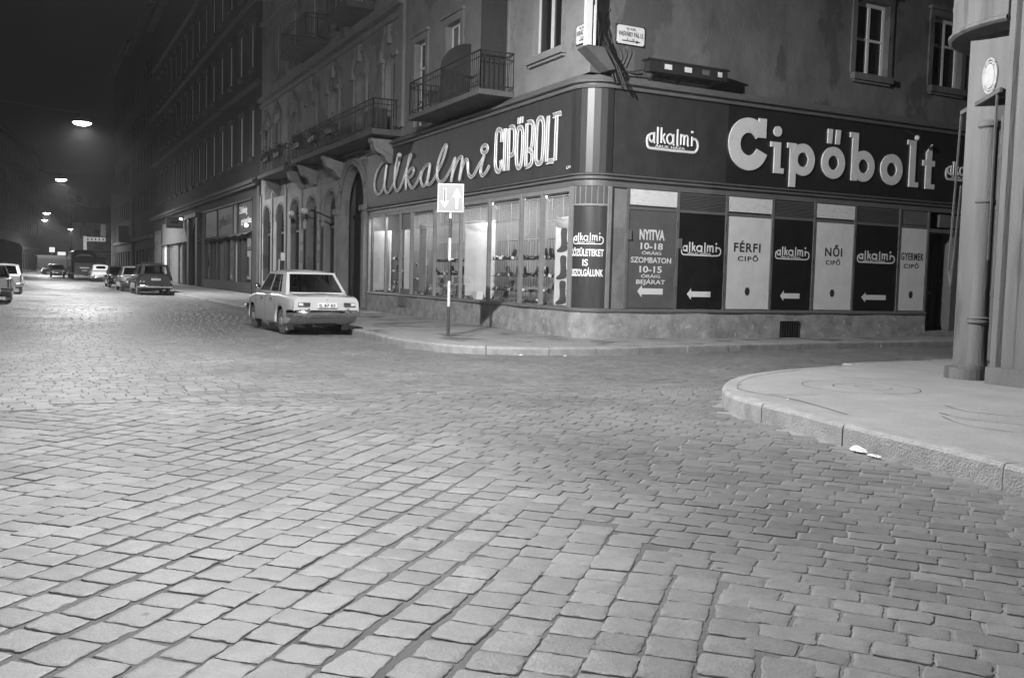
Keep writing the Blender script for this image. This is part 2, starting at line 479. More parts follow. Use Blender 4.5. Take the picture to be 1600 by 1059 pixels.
ribbon(mb, [(9.0, 7.0), (8.8, 6.6), (8.9, 6.3), (9.2, 6.0), (9.6, 5.9)], .009, .2015)
ribbon(mb, [(8.4, 6.6), (8.3, 6.2), (8.5, 5.7), (8.4, 5.3), (8.5, 4.9)], .009, .2015)
ribbon(mb, [(8.2, 6.4), (7.9, 5.9), (8.0, 5.4)], .008, .2015)
ribbon(mb, [(10.2, 9.6), (10.6, 9.2), (10.9, 8.8)], .008, .2015)
build('pavement_cracks', mb, 'crack', kind='structure')

# ---- cobble stones
def inside(P, x, y): pass
NK = smooth2(NKERB, 4); SK = smooth2(SKERB, 4)
def poly_in(P, x, y):
    c = False; j = len(P)-1
    for i in range(len(P)):
        if (P[i][1] > y) != (P[j][1] > y) and x < (P[j][0]-P[i][0])*(y-P[i][1])/(P[j][1]-P[i][1])+P[i][0]: c = not c
        j = i
    return c
NP = path_offset(NK, -.06) + [(40, 400), (6, 400)]
SP = path_offset(SK, -.06) + [(60, -14), (60, 12)]
def on_road(x, y):
    if x < -3.05 and y < 170: return False
    if y > 12 and poly_in(NP, x, y): return False
    if y < 12.2 and x > 5.5 and poly_in(SP, x, y): return False
    return True
Minv = Matrix((_R, _L, _U)).transposed()
def visible(x, y, mg=1.22):
    v = Minv @ Vector((x, y, -1.5))
    if v.z > -.5: return False
    u = -v.x/v.z*F_; w = v.y/v.z*F_
    return abs(u) < 800*mg+160 and w < 530*mg+260

def patchval(x, y):     # smooth pseudo noise for the dips in the old surface
    return (sin(x*.9+1.3)*sin(y*.7+.4)+.6*sin(x*1.9+y*1.3)+.4*sin(x*.45-y*2.1))*.5
NEARV, NEARF, FARV, FARF = [], [], [], []
OCC = set()
OTHER = set()
def free(cx, cy, ang, la, lb, tol=0.12):
    ca, sa = cos(ang), sin(ang); c = 0
    for p in range(-3, 4):
        for q in range(-3, 4):
            if (round((cx+ca*la/2*p/3-sa*lb/2*q/3)/.03), round((cy+sa*la/2*p/3+ca*lb/2*q/3)/.03)) in OTHER: c += 1
    return c <= 49*tol
def stone(cx, cy, ang, la, lb, near):
    """one sett: la along direction ang, lb across"""
    ca, sa = cos(ang), sin(ang)
    ha, hb = la/2, lb/2
    if near:
        for p in range(-3, 4):
            for q in range(-3, 4): OCC.add((round((cx+ca*ha*p/3-sa*hb*q/3)/.03), round((cy+sa*ha*p/3+ca*hb*q/3)/.03)))
    j = lambda s: random.uniform(-s, s)
    z0 = .008*patchval(cx, cy) + random.gauss(0, .0014)
    tx, ty = random.gauss(0, .007), random.gauss(0, .007)
    if near:
        base = []; m = 3 if math.hypot(cx, cy) > 8 else 7; jj = .0075 if m == 3 else .0042
        cn = [(-1, -1), (1, -1), (1, 1), (-1, 1)]; cj = [(j(.006), j(.006)) for _ in cn]
        for q in range(4):
            (a0_, b0_), (a1_, b1_) = cn[q], cn[(q+1) % 4]; bow = random.uniform(-.003, .004)
            for w_ in range(m):
                t_ = w_/m; a = a0_+(a1_-a0_)*t_; b = b0_+(b1_-b0_)*t_
                k = .97 if w_ == 0 else 1.0
                base.append((a*ha*k + cj[q][0]*(1-t_)+cj[(q+1) % 4][0]*t_ + j(jj) + bow*a*4*t_*(1-t_), b*hb*k + cj[q][1]*(1-t_)+cj[(q+1) % 4][1]*t_ + j(jj) + bow*b*4*t_*(1-t_)))
        nb_ = len(base)
        n = len(NEARV)
        for (ins, zz) in ((-.001, -.05), (0.0, -.010), (.002, -.0025), (.007, -.0002), (.03, .0006)):
            for a, b in base:
                f = 1 - ins/max(ha, .05) ; h = 1 - ins/max(hb, .05)
                aa, bb = a*f, b*h
                z = z0 + zz + (tx*aa+ty*bb if zz > -.04 else 0) + (random.uniform(-.0015, .0015) if zz > -.03 else 0)
                NEARV.append((cx+aa*ca-bb*sa, cy+aa*sa+bb*ca, z))
        NEARV.append((cx, cy, z0+.003+random.uniform(-.002, .002)))
        for r in range(4):
            for k in range(nb_):
                k2 = (k+1) % nb_
                NEARF.append((n+r*nb_+k, n+r*nb_+k2, n+(r+1)*nb_+k2, n+(r+1)*nb_+k))
        for k in range(nb_): NEARF.append((n+4*nb_+k, n+4*nb_+(k+1) % nb_, n+5*nb_, n+5*nb_))
    else:
        n = len(FARV)
        for (f, zz) in ((1.0, -.03), (.985, -.005), (.90, .0)):
            for a, b in ((-1, -1), (1, -1), (1, 1), (-1, 1)):
                aa, bb = a*ha*f+j(.003), b*hb*f+j(.003)
                FARV.append((cx+aa*ca-bb*sa, cy+aa*sa+bb*ca, z0+zz+(tx*aa+ty*bb)*.9))
        for r in range(2):
            for k in range(4):
                k2 = (k+1) % 4; FARF.append((n+r*4+k, n+r*4+k2, n+(r+1)*4+k2, n+(r+1)*4+k))
        FARF.append((n+8, n+9, n+10, n+11))
A0 = radians(46)
PU, PV = .205, .222           # pitch along and across the diagonal columns
def zoneB(x, y):              # bonded rows to the right of this line
    # line through (3.3,3.0) (3.6,4.6) (2.9,6.4) (2.4,8.3)
    pts = [(-20, 2.5), (2.92, 2.62), (3.4, 3.0), (5.3, 3.08), (6.6, 3.14), (8.1, 2.98), (9.9, 2.72)]
    for (ya, xa), (yb, xb) in zip(pts[:-1], pts[1:]):
        if ya <= y < yb: return x > xa+(xb-xa)*(y-ya)/(yb-ya)
    return True
def zoneC(x, y): return y > 10.6 + .25*sin(x*1.7) or (x < -2.2)
random.seed(5)
# zone A: diagonal columns, joints running away to the right
ca, sa = cos(A0), sin(A0)
for iv in range(-70, 60):
    off = random.uniform(0, PU); u = -14+off
    wob = random.uniform(-.3, .3)
    while u < 22:
        L = random.uniform(.165, .235)
        cu = u+L/2; cv = iv*PV + .02*sin(cu*1.7+iv*.9) + .035*sin(cu*.6+iv*.21)
        x, y = cu*ca+cv*sa, cu*sa-cv*ca
        u += L+.0105
        if zoneB(x-.03, y) or zoneC(x, y) or not on_road(x, y) or not visible(x, y): continue
        d = math.hypot(x, y)
        stone(x, y, A0 + random.gauss(0, .02), L, PV-random.uniform(.009, .02), d < 14)
OTHER = set(OCC)
# zone B: bonded rows swinging round towards the kerb of the side street
for iv in range(-90, 90):
    off = (iv % 2)*.12+random.uniform(-.03, .03); u = -22+off
    while u < 22:
        L = random.uniform(.19, .26)
        cu = u+L/2
        # base frame at -52 deg, bent gently
        th = radians(-52)
        cv = iv*.166 + .16*sin(cu*.35+.4) - .012*cu*cu
        x = 4.6 + cu*cos(th)-cv*sin(th); y = 5.2 + cu*sin(th)+cv*cos(th)
        sl = .16*.35*cos(cu*.35+.4)-.024*cu
        u += L+.010
        if not zoneB(x+.22, y) or zoneC(x, y-.15) or not on_road(x, y) or not visible(x, y): continue
        d = math.hypot(x, y)
        if d < 14 and not free(x, y, th, L, .14, .42): continue
        stone(x, y, th+sl+random.gauss(0, .02), L, .166-random.uniform(.006, .013), d < 14)
OTHER = set(OCC)
# zone C: rows straight across the street
y = -4.0; r = 0
while y < 150:
    st = .19 if y < 60 else .19*1.6
    x = -3.1 + (r % 2)*.11
    x1 = 30 if 11 < y < 17 else 9.5
    while x < x1:
        L = random.uniform(.19, .25)*(1 if y < 60 else 1.6)
        if zoneC(x, y+.2) and on_road(x+L/2, y) and visible(x+L/2, y):
            d = math.hypot(x, y)
            if not free(x+L/2, y, 0, L, .16): x += L+.004; continue
            stone(x+L/2, y+.02*sin(x*1.3+y*.2), random.gauss(0, .02), L-.006, st-.014, d < 17)
        x += L+.004
    y += st; r += 1
OTHER = OCC
gy = 2.0
while gy < 11.4:
    gx = -2.6
    while gx < 6:
        if 2.2 < gx < 3.6 or gy > 10.0:
            if on_road(gx, gy) and visible(gx, gy):
                for la, lb in ((.22, .15), (.15, .15), (.18, .09), (.1, .09), (.12, .06)):
                    hit = False
                    for an in (-50, 46, 0):
                        if free(gx, gy, radians(an), la+.01, lb+.01, .03): stone(gx, gy, radians(an), la, lb, True); hit = True; break
                    if hit: break
        gx += .035
    gy += .035
print('stones near', len(NEARV)//61, 'far', len(FARV)//12)
def raw_mesh(name, V, Fc, m, smooth, sharp=None):
    me = bpy.data.meshes.new(name)
    me.from_pydata(V, [], [tuple(dict.fromkeys(f)) for f in Fc]); me.materials.append(m)
    if smooth: me.polygons.foreach_set('use_smooth', [True]*len(me.polygons))
    if sharp: me.update(); me.set_sharp_from_angle(angle=radians(sharp))
    me.update(); o = bpy.data.objects.new(name, me); COL.objects.link(o); tag(o, kind='structure'); return o
def stone_material():
    m, nt, b = new_mat('worn_setts'); N = nt.nodes; Lk = nt.links
    tc = N.new('ShaderNodeTexCoord'); geo = N.new('ShaderNodeNewGeometry')
    n1 = N.new('ShaderNodeTexNoise'); n1.inputs['Scale'].default_value = .55; n1.inputs['Detail'].default_value = 6
    n2 = N.new('ShaderNodeTexNoise'); n2.inputs['Scale'].default_value = 120; n2.inputs['Detail'].default_value = 4
    n4 = N.new('ShaderNodeTexNoise'); n4.inputs['Scale'].default_value = 9; n4.inputs['Detail'].default_value = 5
    for n in (n1, n2, n4): Lk.new(tc.outputs['Object'], n.inputs['Vector'])
    def mr(s, a, b_, c, d):
        k = N.new('ShaderNodeMapRange'); k.inputs['From Min'].default_value = a; k.inputs['From Max'].default_value = b_
        k.inputs['To Min'].default_value = c; k.inputs['To Max'].default_value = d; Lk.new(s, k.inputs['Value']); return k.outputs['Result']
    def mul(p, q):
        k = N.new('ShaderNodeMath'); k.operation = 'MULTIPLY'
        Lk.new(p, k.inputs[0]); Lk.new(q, k.inputs[1]); return k.outputs[0]
    isl = mr(geo.outputs['Random Per Island'], 0, 1, .84, 1.14)
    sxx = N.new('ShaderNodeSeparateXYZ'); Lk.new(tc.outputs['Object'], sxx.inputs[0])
    v = mul(mr(sxx.outputs['X'], 2.7, 3.9, 1.0, .72), mul(mul(mul(mr(n1.outputs['Fac'], .3, .7, .185, .265), isl), mr(n2.outputs['Fac'], .3, .7, .8, 1.2)), mr(n4.outputs['Fac'], .3, .7, .86, 1.1)))  # setts darken to the right: partly dimmer light painted in, partly darker stone
    # sand and old mortar smeared over the setts in places, and small dark oil spots
    n5 = N.new('ShaderNodeTexNoise'); n5.inputs['Scale'].default_value = 1.5; n5.inputs['Detail'].default_value = 9; n5.inputs['Roughness'].default_value = .72
    Lk.new(tc.outputs['Object'], n5.inputs['Vector'])
    mx = N.new('ShaderNodeMix'); mx.data_type = 'FLOAT'; Lk.new(mr(n5.outputs['Fac'], .53, .64, 0, .75), mx.inputs['Factor']); Lk.new(v, mx.inputs['A'])
    Lk.new(mr(n2.outputs['Fac'], .3, .7, .13, .21), mx.inputs['B']); v = mx.outputs['Result']
    vo = N.new('ShaderNodeTexVoronoi'); vo.inputs['Scale'].default_value = 2.6; Lk.new(tc.outputs['Object'], vo.inputs['Vector'])
    v = mul(v, mr(vo.outputs['Distance'], .035, .06, .35, 1.0))
    cc = N.new('ShaderNodeCombineColor')
    for k in range(3): Lk.new(v, cc.inputs[k])
    Lk.new(cc.outputs[0], b.inputs['Base Color'])
    Lk.new(mr(n1.outputs['Fac'], .3, .7, .46, .6), b.inputs['Roughness'])
    b.inputs['Specular IOR Level'].default_value = .5
    nb = N.new('ShaderNodeTexNoise'); nb.inputs['Scale'].default_value = 45; nb.inputs['Detail'].default_value = 8; nb.inputs['Roughness'].default_value = .7
    Lk.new(tc.outputs['Object'], nb.inputs['Vector'])
    bm = N.new('ShaderNodeBump'); bm.inputs['Strength'].default_value = .8; bm.inputs['Distance'].default_value = .006
    Lk.new(nb.outputs['Fac'], bm.inputs['Height']); Lk.new(bm.outputs['Normal'], b.inputs['Normal'])
    return m
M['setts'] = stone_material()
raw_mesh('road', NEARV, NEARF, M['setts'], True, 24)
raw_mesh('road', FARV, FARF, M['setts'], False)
# mortar bed just under the sett tops
def bed():
    m, nt, b = new_mat('sett_joint_bed'); N = nt.nodes; Lk = nt.links
    tc = N.new('ShaderNodeTexCoord')
    n1 = N.new('ShaderNodeTexNoise'); n1.inputs['Scale'].default_value = .8; n1.inputs['Detail'].default_value = 6
    Lk.new(tc.outputs['Object'], n1.inputs['Vector'])
    k = N.new('ShaderNodeMapRange'); k.inputs['From Min'].default_value = .3; k.inputs['From Max'].default_value = .7
    k.inputs['To Min'].default_value = .09; k.inputs['To Max'].default_value = .2; Lk.new(n1.outputs['Fac'], k.inputs['Value'])
    cc = N.new('ShaderNodeCombineColor')
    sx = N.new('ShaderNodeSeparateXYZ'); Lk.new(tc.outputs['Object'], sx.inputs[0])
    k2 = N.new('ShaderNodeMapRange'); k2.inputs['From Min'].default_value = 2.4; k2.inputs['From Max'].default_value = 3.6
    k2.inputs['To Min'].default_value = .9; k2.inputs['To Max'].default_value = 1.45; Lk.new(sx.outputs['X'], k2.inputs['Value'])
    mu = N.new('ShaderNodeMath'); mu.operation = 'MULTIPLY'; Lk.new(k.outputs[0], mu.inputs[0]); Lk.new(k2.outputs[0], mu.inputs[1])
    for q in range(3): Lk.new(mu.outputs[0], cc.inputs[q])
    Lk.new(cc.outputs[0], b.inputs['Base Color']); b.inputs['Roughness'].default_value = .9
    nb = N.new('ShaderNodeTexNoise'); nb.inputs['Scale'].default_value = 60; nb.inputs['Detail'].default_value = 6
    Lk.new(tc.outputs['Object'], nb.inputs['Vector'])
    bm = N.new('ShaderNodeBump'); bm.inputs['Strength'].default_value = .8; bm.inputs['Distance'].default_value = .01
    Lk.new(nb.outputs['Fac'], bm.inputs['Height']); Lk.new(bm.outputs['Normal'], b.inputs['Normal'])
    return m
M['bed'] = bed()
rows = []
xs = np.arange(-8, 42, .5); ys = np.concatenate([np.arange(-6, 40, .5), np.arange(40, 400, 8)])
for yy in ys: rows.append([(float(x), float(yy), -.0065+.008*patchval(float(x), float(yy))*(1 if yy < 60 else 0)-(0 if yy < 60 else .012)) for x in xs])
build('road_bed', MB().grid(rows), 'bed', kind='structure')
# ------------------------------------------------------------------ corner building with the shoe shop
random.seed(21)
B1 = thing('corner_building', (14, 20, .15), 'sooty plaster corner building with shoe shop on its rounded ground floor corner', 'building')
AC = (11.5, 18.45); AR = .6
def outline(w, ya=32.95, xb=21.9, n=12, y_lo=None, x_lo=None):
    P = []
    if ya is not None: P.append((XL-w, ya)); P.append((XL-w, 18.45))
    for k in range(0 if ya is None else 1, n+1):
        a = pi + (pi/2)*k/n; P.append((AC[0]+(AR+w)*cos(a), AC[1]+(AR+w)*sin(a)))
    if xb is not None: P.append((xb, YR-w))
    return P
def sweep(mb, prof, ya=32.95, xb=21.9, n=12):
    """prof: list of (outward, z), closed"""
    rows = []
    cols = [[(x, y, z) for x, y in outline(w, ya, xb, n)] for w, z in prof]
    for i in range(len(cols[0])): rows.append([c[i] for c in cols])
    return mb.grid(rows, closed=True, cap0=True, cap1=True)
# plinth
mb = MB()
def plrow(z, wfun):
    P = []
    for i in range(81): P.append((XL, 32.95-(32.95-18.45)*i/80))
    for k in range(1, 9): a = pi+(pi/2)*k/8; P.append((AC[0]+AR*cos(a), AC[1]+AR*sin(a)))
    for i in range(1, 61): P.append((11.5+(21.9-11.5)*i/60, YR))
    return P
base = plrow(0, None); rows = []
for i, z in enumerate(np.linspace(.10, .745, 7)):
    r = []
    for (x, y) in base:
        n_ = Vector((-1, 0)) if y > 18.45 else (Vector((0, -1)) if x > 11.5 else Vector((x-AC[0], y-AC[1])).normalized())
        w = .05 + .012*sin(x*3+y*2.3+z*9) + random.uniform(-.004, .004) + (.05-.07*z)*.4
        r.append((x+n_.x*w, y+n_.y*w, z))
    rows.append(r)
rows.append([(x+.3*(1 if y > 18.45 else 0)+.0, y+(.3 if x > 11.5 else 0), .7449) for x, y in base])
build('plinth', mb.grid(rows), 'plinth', B1, smooth=True)
# sill rail, head band, mouldings, cornice
mb = MB()
sweep(mb, [(-.1, .746), (.075, .746), (.085, .775), (.07, .80), (.03, .83), (-.1, .83)])
build('sill_rail', mb, 'frame_metal', B1)
mb = MB()
sweep(mb, [(-.1, 3.56), (.03, 3.56), (.03, 3.70), (-.1, 3.70)], xb=23.4)
sweep(mb, [(-.1, 3.702), (.075, 3.702), (.10, 3.72), (.10, 3.752), (.06, 3.765), (.06, 3.79), (.115, 3.80), (.125, 3.83), (.06, 3.845), (-.1, 3.845)], xb=30)
build('sign_moulding', mb, 'moulding', B1)
mb = MB()
sweep(mb, [(-.1, 5.70), (.12, 5.70), (.135, 5.735), (.12, 5.765), (.10, 5.775), (.10, 5.80), (.20, 5.81), (.215, 5.85), (.19, 5.875), (.15, 5.88), (.06, 5.99), (-.1, 6.0)], xb=30)
build('cornice', mb, 'moulding', B1)

# ---- left shop front: mullions, panes
Ym = [32.85, 31.05, 29.58, 28.55, 26.6, 24.65, 22.77, 20.93, 19.84, 18.43]
mb = MB()
for k, y in enumerate(Ym):
    t = .045 if k not in (0, 9) else .07
    mb.box(y-t, y+t, .832, 3.558, -.06, .035 if k not in (1,) else .02, FL)
mb.box(18.5, 32.78, 3.46, 3.557, -.05, .02, FL)
build('shopfront_frame', mb, 'frame_pale', B1)
for k in range(9):
    a, b = Ym[k+1]+.047, Ym[k]-.047
    if k == 2: continue
    g = MB().quad(FL(a, .834, -.01), FL(b, .834, -.01), FL(b, 3.458, -.01), FL(a, 3.458, -.01))
    build('shop_pane', g, 'glass', B1)
# recessed narrow bay with a solid head and hatch
build('hatch_panel', MB().box(28.6, 29.53, 2.95, 3.455, -.05, -.02, FL), 'frame_metal', B1)
build('hatch_panel', MB().box(28.6, 29.53, .834, 1.0, -.05, -.02, FL), 'frame_metal', B1)
mb = MB().box(28.75, 29.4, .44, .735, .07, .12, FL); build('letter_flap', mb, 'frame_metal', B1)
# interior of the display
mb = MB()
mb.box(18.2, 32.8, .79, .828, -1.5, -.07, FL)
build('display_floor', mb, 'panel_grey', B1)
mb = MB().box(18.2, 32.8, 3.6, 3.66, -1.5, -.07, FL); build('display_ceiling', mb, 'panel_grey', B1)
mb = MB()
y = 18.2
while y < 32.8:
    w = random.uniform(.07, .16); mb.box(y, y+w-.012, .829, 3.598, -1.46-random.uniform(0, .02), -1.42, FL); y += w
build('display_back', mb, 'plank', B1)
mb = MB().box(18.2, 32.8, .8, 3.6, -1.56, -1.49, FL).box(32.8, 32.9, .8, 3.7, -1.5, -.1, FL)
build('display_lining', mb, 'panel_grey', B1)

# ---- rounded corner panel below the sign
def arcw(w, n=10, a0=0.0, a1=1.0): return [(AC[0]+(AR+w)*cos(pi+pi/2*(a0+(a1-a0)*k/n)), AC[1]+(AR+w)*sin(pi+pi/2*(a0+(a1-a0)*k/n))) for k in range(n+1)]
mb = MB(); rows = [[(x, y, z) for x, y in arcw(.012, 14)] for z in (.832, 3.12)]
mb.grid(rows); build('corner_panel', mb, 'column_panel', B1, smooth=True)
mb = MB()
for z0, z1 in ((3.122, 3.165),):
    for k in range(1):
        rows = []
        A, Bq = arcw(.02, 14), arcw(.04, 14)
        rows = [[(x, y, z0) for x, y in A], [(x, y, z0) for x, y in Bq], [(x, y, z1) for x, y in Bq], [(x, y, z1) for x, y in A]]
        mb.grid(rows)
build('corner_rail', mb, 'frame_pale', B1)
n = 7
mb = MB()
for k in range(n):
    P = arcw(.012, 2, k/n+.006, (k+1)/n-.006); mb.grid([[(x, y, 3.168) for x, y in P], [(x, y, 3.555) for x, y in P]])
build('corner_tile', mb, 'trim_dark', B1)
mb = MB()
for k in range(n+1):
    a = pi+pi/2*k/n; p0 = Vector((AC[0]+(AR+.01)*cos(a), AC[1]+(AR+.01)*sin(a), 3.168)); mb.tube([p0, p0+Vector((0, 0, .388))], .012, 6)
build('tile_bar', mb, 'frame_pale', B1)
mb = MB()
for (x, y) in (arcw(.02, 2)[0], arcw(.02, 2)[2]):
    mb.box(x-.04, x+.04, y-.04, y+.04, .832, 3.558)
build('corner_post', mb, 'frame_pale', B1)
# fluted column between the two fascias
mb = MB(); rows = []
n = 7; pts = []
for k in range(n):
    for j in range(1):
        t = k/n; a = pi + pi/2*t; w = .075
        pts.append((AC[0]+(AR+w)*cos(a), AC[1]+(AR+w)*sin(a)))
pts.append((AC[0], AC[1]-AR-.06))
mb.grid([[(x, y, 3.846) for x, y in pts], [(x, y, 5.70) for x, y in pts]])
build('corner_column', mb, 'column_glass', B1)

# ---- upper walls
HB = 24.0
opsL = [(19.1, 20.45, 6.78, 9.3), (21.95, 22.95, 6.15, 9.0), (24.9, 25.95, 6.9, 8.75), (27.55, 28.45, 6.15, 8.75)]
for z in (10.9, 15.1, 19.3):
    opsL += [(a, b, z, z+2.4) for a, b in ((19.1, 20.45), (21.9, 23.1), (24.9, 26.1), (27.4, 28.6))]
opsR = [(x, x+1.15, z, z+(1.85 if z < 7 else 2.4)) for z in (6.92, 10.9, 15.1, 19.3) for x in (18.8, 21.65, 24.5, 27.35)]
opsR += [(x, x+1.15, z, z+2.4) for z in (10.9, 15.1, 19.3) for x in (13.1, 15.95)]
mb = MB()
wall(mb, FL, YR, 29.4, 6.0, HB, opsL, .28)
mb.quad((XL, 29.4, 6.0), (30, 29.4, 6.0), (30, 29.4, HB), (XL, 29.4, HB))
mb.quad((30, YR, .15), (30, 29.4, .15), (30, 29.4, HB), (30, YR, HB))
mb.quad((XL, YR, HB), (30, YR, HB), (30, 29.4, HB), (XL, 29.4, HB))
mb.quad((XL+.3, YR+.3, 5.99), (30, YR+.3, 5.99), (30, 29.4, 5.99), (XL+.3, 29.4, 5.99))
# ground floor wall behind the display boards, and past the door
mb.box(11.6, 21.86, .15, 3.7, -.3, -.02, FR)
mb.box(23.4, 30, .15, 3.7, -.3, -.02, FR)
mb.box(21.86, 23.4, 3.60, 3.7, -.3, -.02, FR)
mb.box(11.5, 30, 3.7, 6.0, -.3, -.002, FR)
mb.box(18.3, 33.0, 3.7, 6.0, -.3, -.002, FL)
build('wall', mb, 'plaster_mid', B1)
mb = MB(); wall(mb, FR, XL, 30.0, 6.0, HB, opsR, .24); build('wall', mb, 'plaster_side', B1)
mb = MB().box(XL-.55, 30, YR-.55, 29.3, HB-.4, HB+.05).box(XL-.25, 29, YR-.25, 29, HB+.06, HB+.5)
build('roof', mb, 'plaster_dark', B1)
# windows, left side
def blackback(fn, a, b, c, d, dep=.26): return MB().quad(fn(a-.02, c-.02, -dep), fn(b+.02, c-.02, -dep), fn(b+.02, d+.02, -dep), fn(a-.02, d+.02, -dep))
w = window(B1, FL, 19.1, 20.45, 6.78, 9.3, .10, .06, 1, .66, sill=.2, surround=.13, sm='trim')
w = window(B1, FL, 24.9, 25.95, 6.9, 8.75, .16, .06, 1, 1, pane='louvre', surround=.2)
w = window(B1, FL, 27.55, 28.45, 6.15, 8.75, .16, .06, 1, .7, surround=.2)
w = window(B1, FL, 21.95, 22.95, 6.15, 9.0, .16, .06, 1, .7, surround=.12)
for o in opsL[4:]: window(B1, FL, *o, .14, .07, 1, .66, sill=.15, surround=.14)
for i, o in enumerate(opsR):
    window(B1, FR, *o, .13, .085, 1, .62 if i != 0 else .5, sill=.12, surround=.16, sm='plaster_side')
# open louvred shutter on the balcony door
mb = MB(); 
sy, sx = 22.0, .02
mb.box(21.9, 21.96, 6.17, 9.0, .02, .75, FL)
for k in range(44): 
    z = 6.22+k*.063
    mb.box(21.962, 21.975, z, z+.03, .05, .72, FL); mb.box(21.885, 21.898, z, z+.03, .05, .72, FL)
build('shutter', mb, 'wood_dark', B1)

# ---- balcony
def balcony(parent, fn, a0, a1, z, out, th=.16, rail=1.05, step=.13, m='trim_dark', screen=None, low=.22):
    root = build('balcony', MB().box(a0, a1, z-th, z, 0.0, out, fn), m, parent)
    mb = MB(); e = .05
    path = [fn(a0+e, 0, 0), fn(a0+e, 0, out-e), fn(a1-e, 0, out-e), fn(a1-e, 0, 0)]
    for h, r in ((rail, .024), (rail-.17, .016), (.12, .016)):
        P = [Vector((p.x, p.y, z+h)) for p in path]
        for a, b in zip(P[:-1], P[1:]): mb.cyl(a, b, r, n=6)
    for a, b in zip(path[:-1], path[1:]):
        L = (b-a).length; n = max(2, int(L/step))
        for k in range(n+1):
            p = a+(b-a)*k/n
            mb.cyl((p.x, p.y, z), (p.x, p.y, z+rail), .0115 if 0 < k < n else .02, n=5)
    build('railing', mb, 'iron', root)
    return root
bal = balcony(B1, FL, 21.5, 26.5, 6.14, .98, .13, .96, .12)
mb = MB()
prof = [(0.0, 0.02)] + [(0.0, 1.75)] + [(.0+.9*sin(pi/2*k/10), .95+.8*cos(pi/2*k/10)) for k in range(0, 11)] + [(.9, .02)]
mb.prism([(w_, 6.14+h) for w_, h in prof[1:] + [(0.0, .02)]], 24.2, 24.23, lambda w_, h, c: FL(c, h, w_))
build('divider_screen', mb, 'iron', bal)

# ---- right side: boards' frames, milk glass boxes, louvres
Xb = [12.0, 13.4, 14.84, 16.29, 17.68, 19.1, 20.75, 21.86]
mb = MB()
for x in Xb: mb.box(x-.035, x+.035, .832, 3.558, -.02, .04, FR)
for a, b in zip(Xb[:-1], Xb[1:]): mb.box(a+.036, b-.036, 3.085, 3.15, -.015, .03, FR)
for x in Xb[1:-1]:
    for z in (1.15, 2.75, 2.0): mb.box(x-.055, x-.036, z, z+.14, .035, .06, FR)
mb.box(13.32, 13.42, 1.35, 1.55, .041, .065, FR); mb.box(13.40, 13.52, 2.25, 2.48, .041, .065, FR)
mb.box(11.98, 12.1, 2.4, 2.62, .041, .065, FR)
build('board_frame', mb, 'frame_metal', B1)
for k in (0, 2, 4):
    a, b = Xb[k]+.05, Xb[k+1]-.05
    build('milk_glass_light', MB().box(a, b, 3.19, 3.54, -.015, .035, FR), 'milk', B1)
for k in (1, 3, 5):
    a, b = Xb[k]+.045, Xb[k+1]-.045; mb = MB()
    for q in range(11):
        z = 3.17+q*.034
        mb.quad(FR(a, z, .03), FR(b, z, .03), FR(b, z+.026, -.012), FR(a, z+.026, -.012))
        mb.quad(FR(a, z-.006, .03), FR(b, z-.006, .03), FR(b, z, .032), FR(a, z, .032))
    build('louvre_grille', mb, 'louvre', B1)
build('transom_panel', MB().box(Xb[6]+.04, Xb[7]-.04, 3.17, 3.54, -.015, .012, FR), 'louvre', B1)
# side door
mb = MB().box(21.9, 23.35, .30, 3.0, -.55, -.5, FR)
for k in range(4): mb.box(22.0+k*.34, 22.27+k*.34, .5, 2.9, -.499, -.48, FR)
d = build('door', mb, 'wood_dark', B1)
build('handle', MB().sphere(FR(22.62, 1.35, -.46), .035), 'dull_chrome', d)
mb = MB().box(23.0, 23.36, .30, 3.0, -.48, -.05, FR).box(21.89, 23.4, 3.0, 3.1, -.5, .03, FR).box(22.3, 23.3, 3.16, 3.5, -.05, .02, FR)
build('door_lining', mb, 'frame_metal', B1)
build('doorstep', MB().box(21.9, 23.5, .15, .29, -.5, .06, FR), 'kerb', B1)
# cellar grille
mb = MB().box(16.62, 17.24, .13, .56, .075, .09, FR); build('cellar_opening', mb, 'pane_dark', B1)
mb = MB()
for k in range(8): mb.cyl(FR(16.66+k*.08, .15, .1), FR(16.66+k*.08, .54, .1), .009, n=6)
for z in (.2, .5): mb.cyl(FR(16.62, z, .112), FR(17.24, z, .112), .009, n=6)
build('cellar_grille', mb, 'iron', B1)

# ------------------------------------------------------------------ lettering helpers
def stroke(mb, pts, w, fn, c=.0, th=.012, k=4, n=8, closed=False):
    P = smoothpath(pts, k, closed) if k > 1 else pts
    V = [fn(a, b, c) for a, b in P]
    nrm = (fn(0, 0, 1)-fn(0, 0, 0)) if not getattr(fn, 'curved', False) else [(fn(a, b, 1)-fn(a, b, 0)).normalized() for a, b in P]
    return mb.tube(V, w/2, n, flat=(nrm, th), closed=closed)

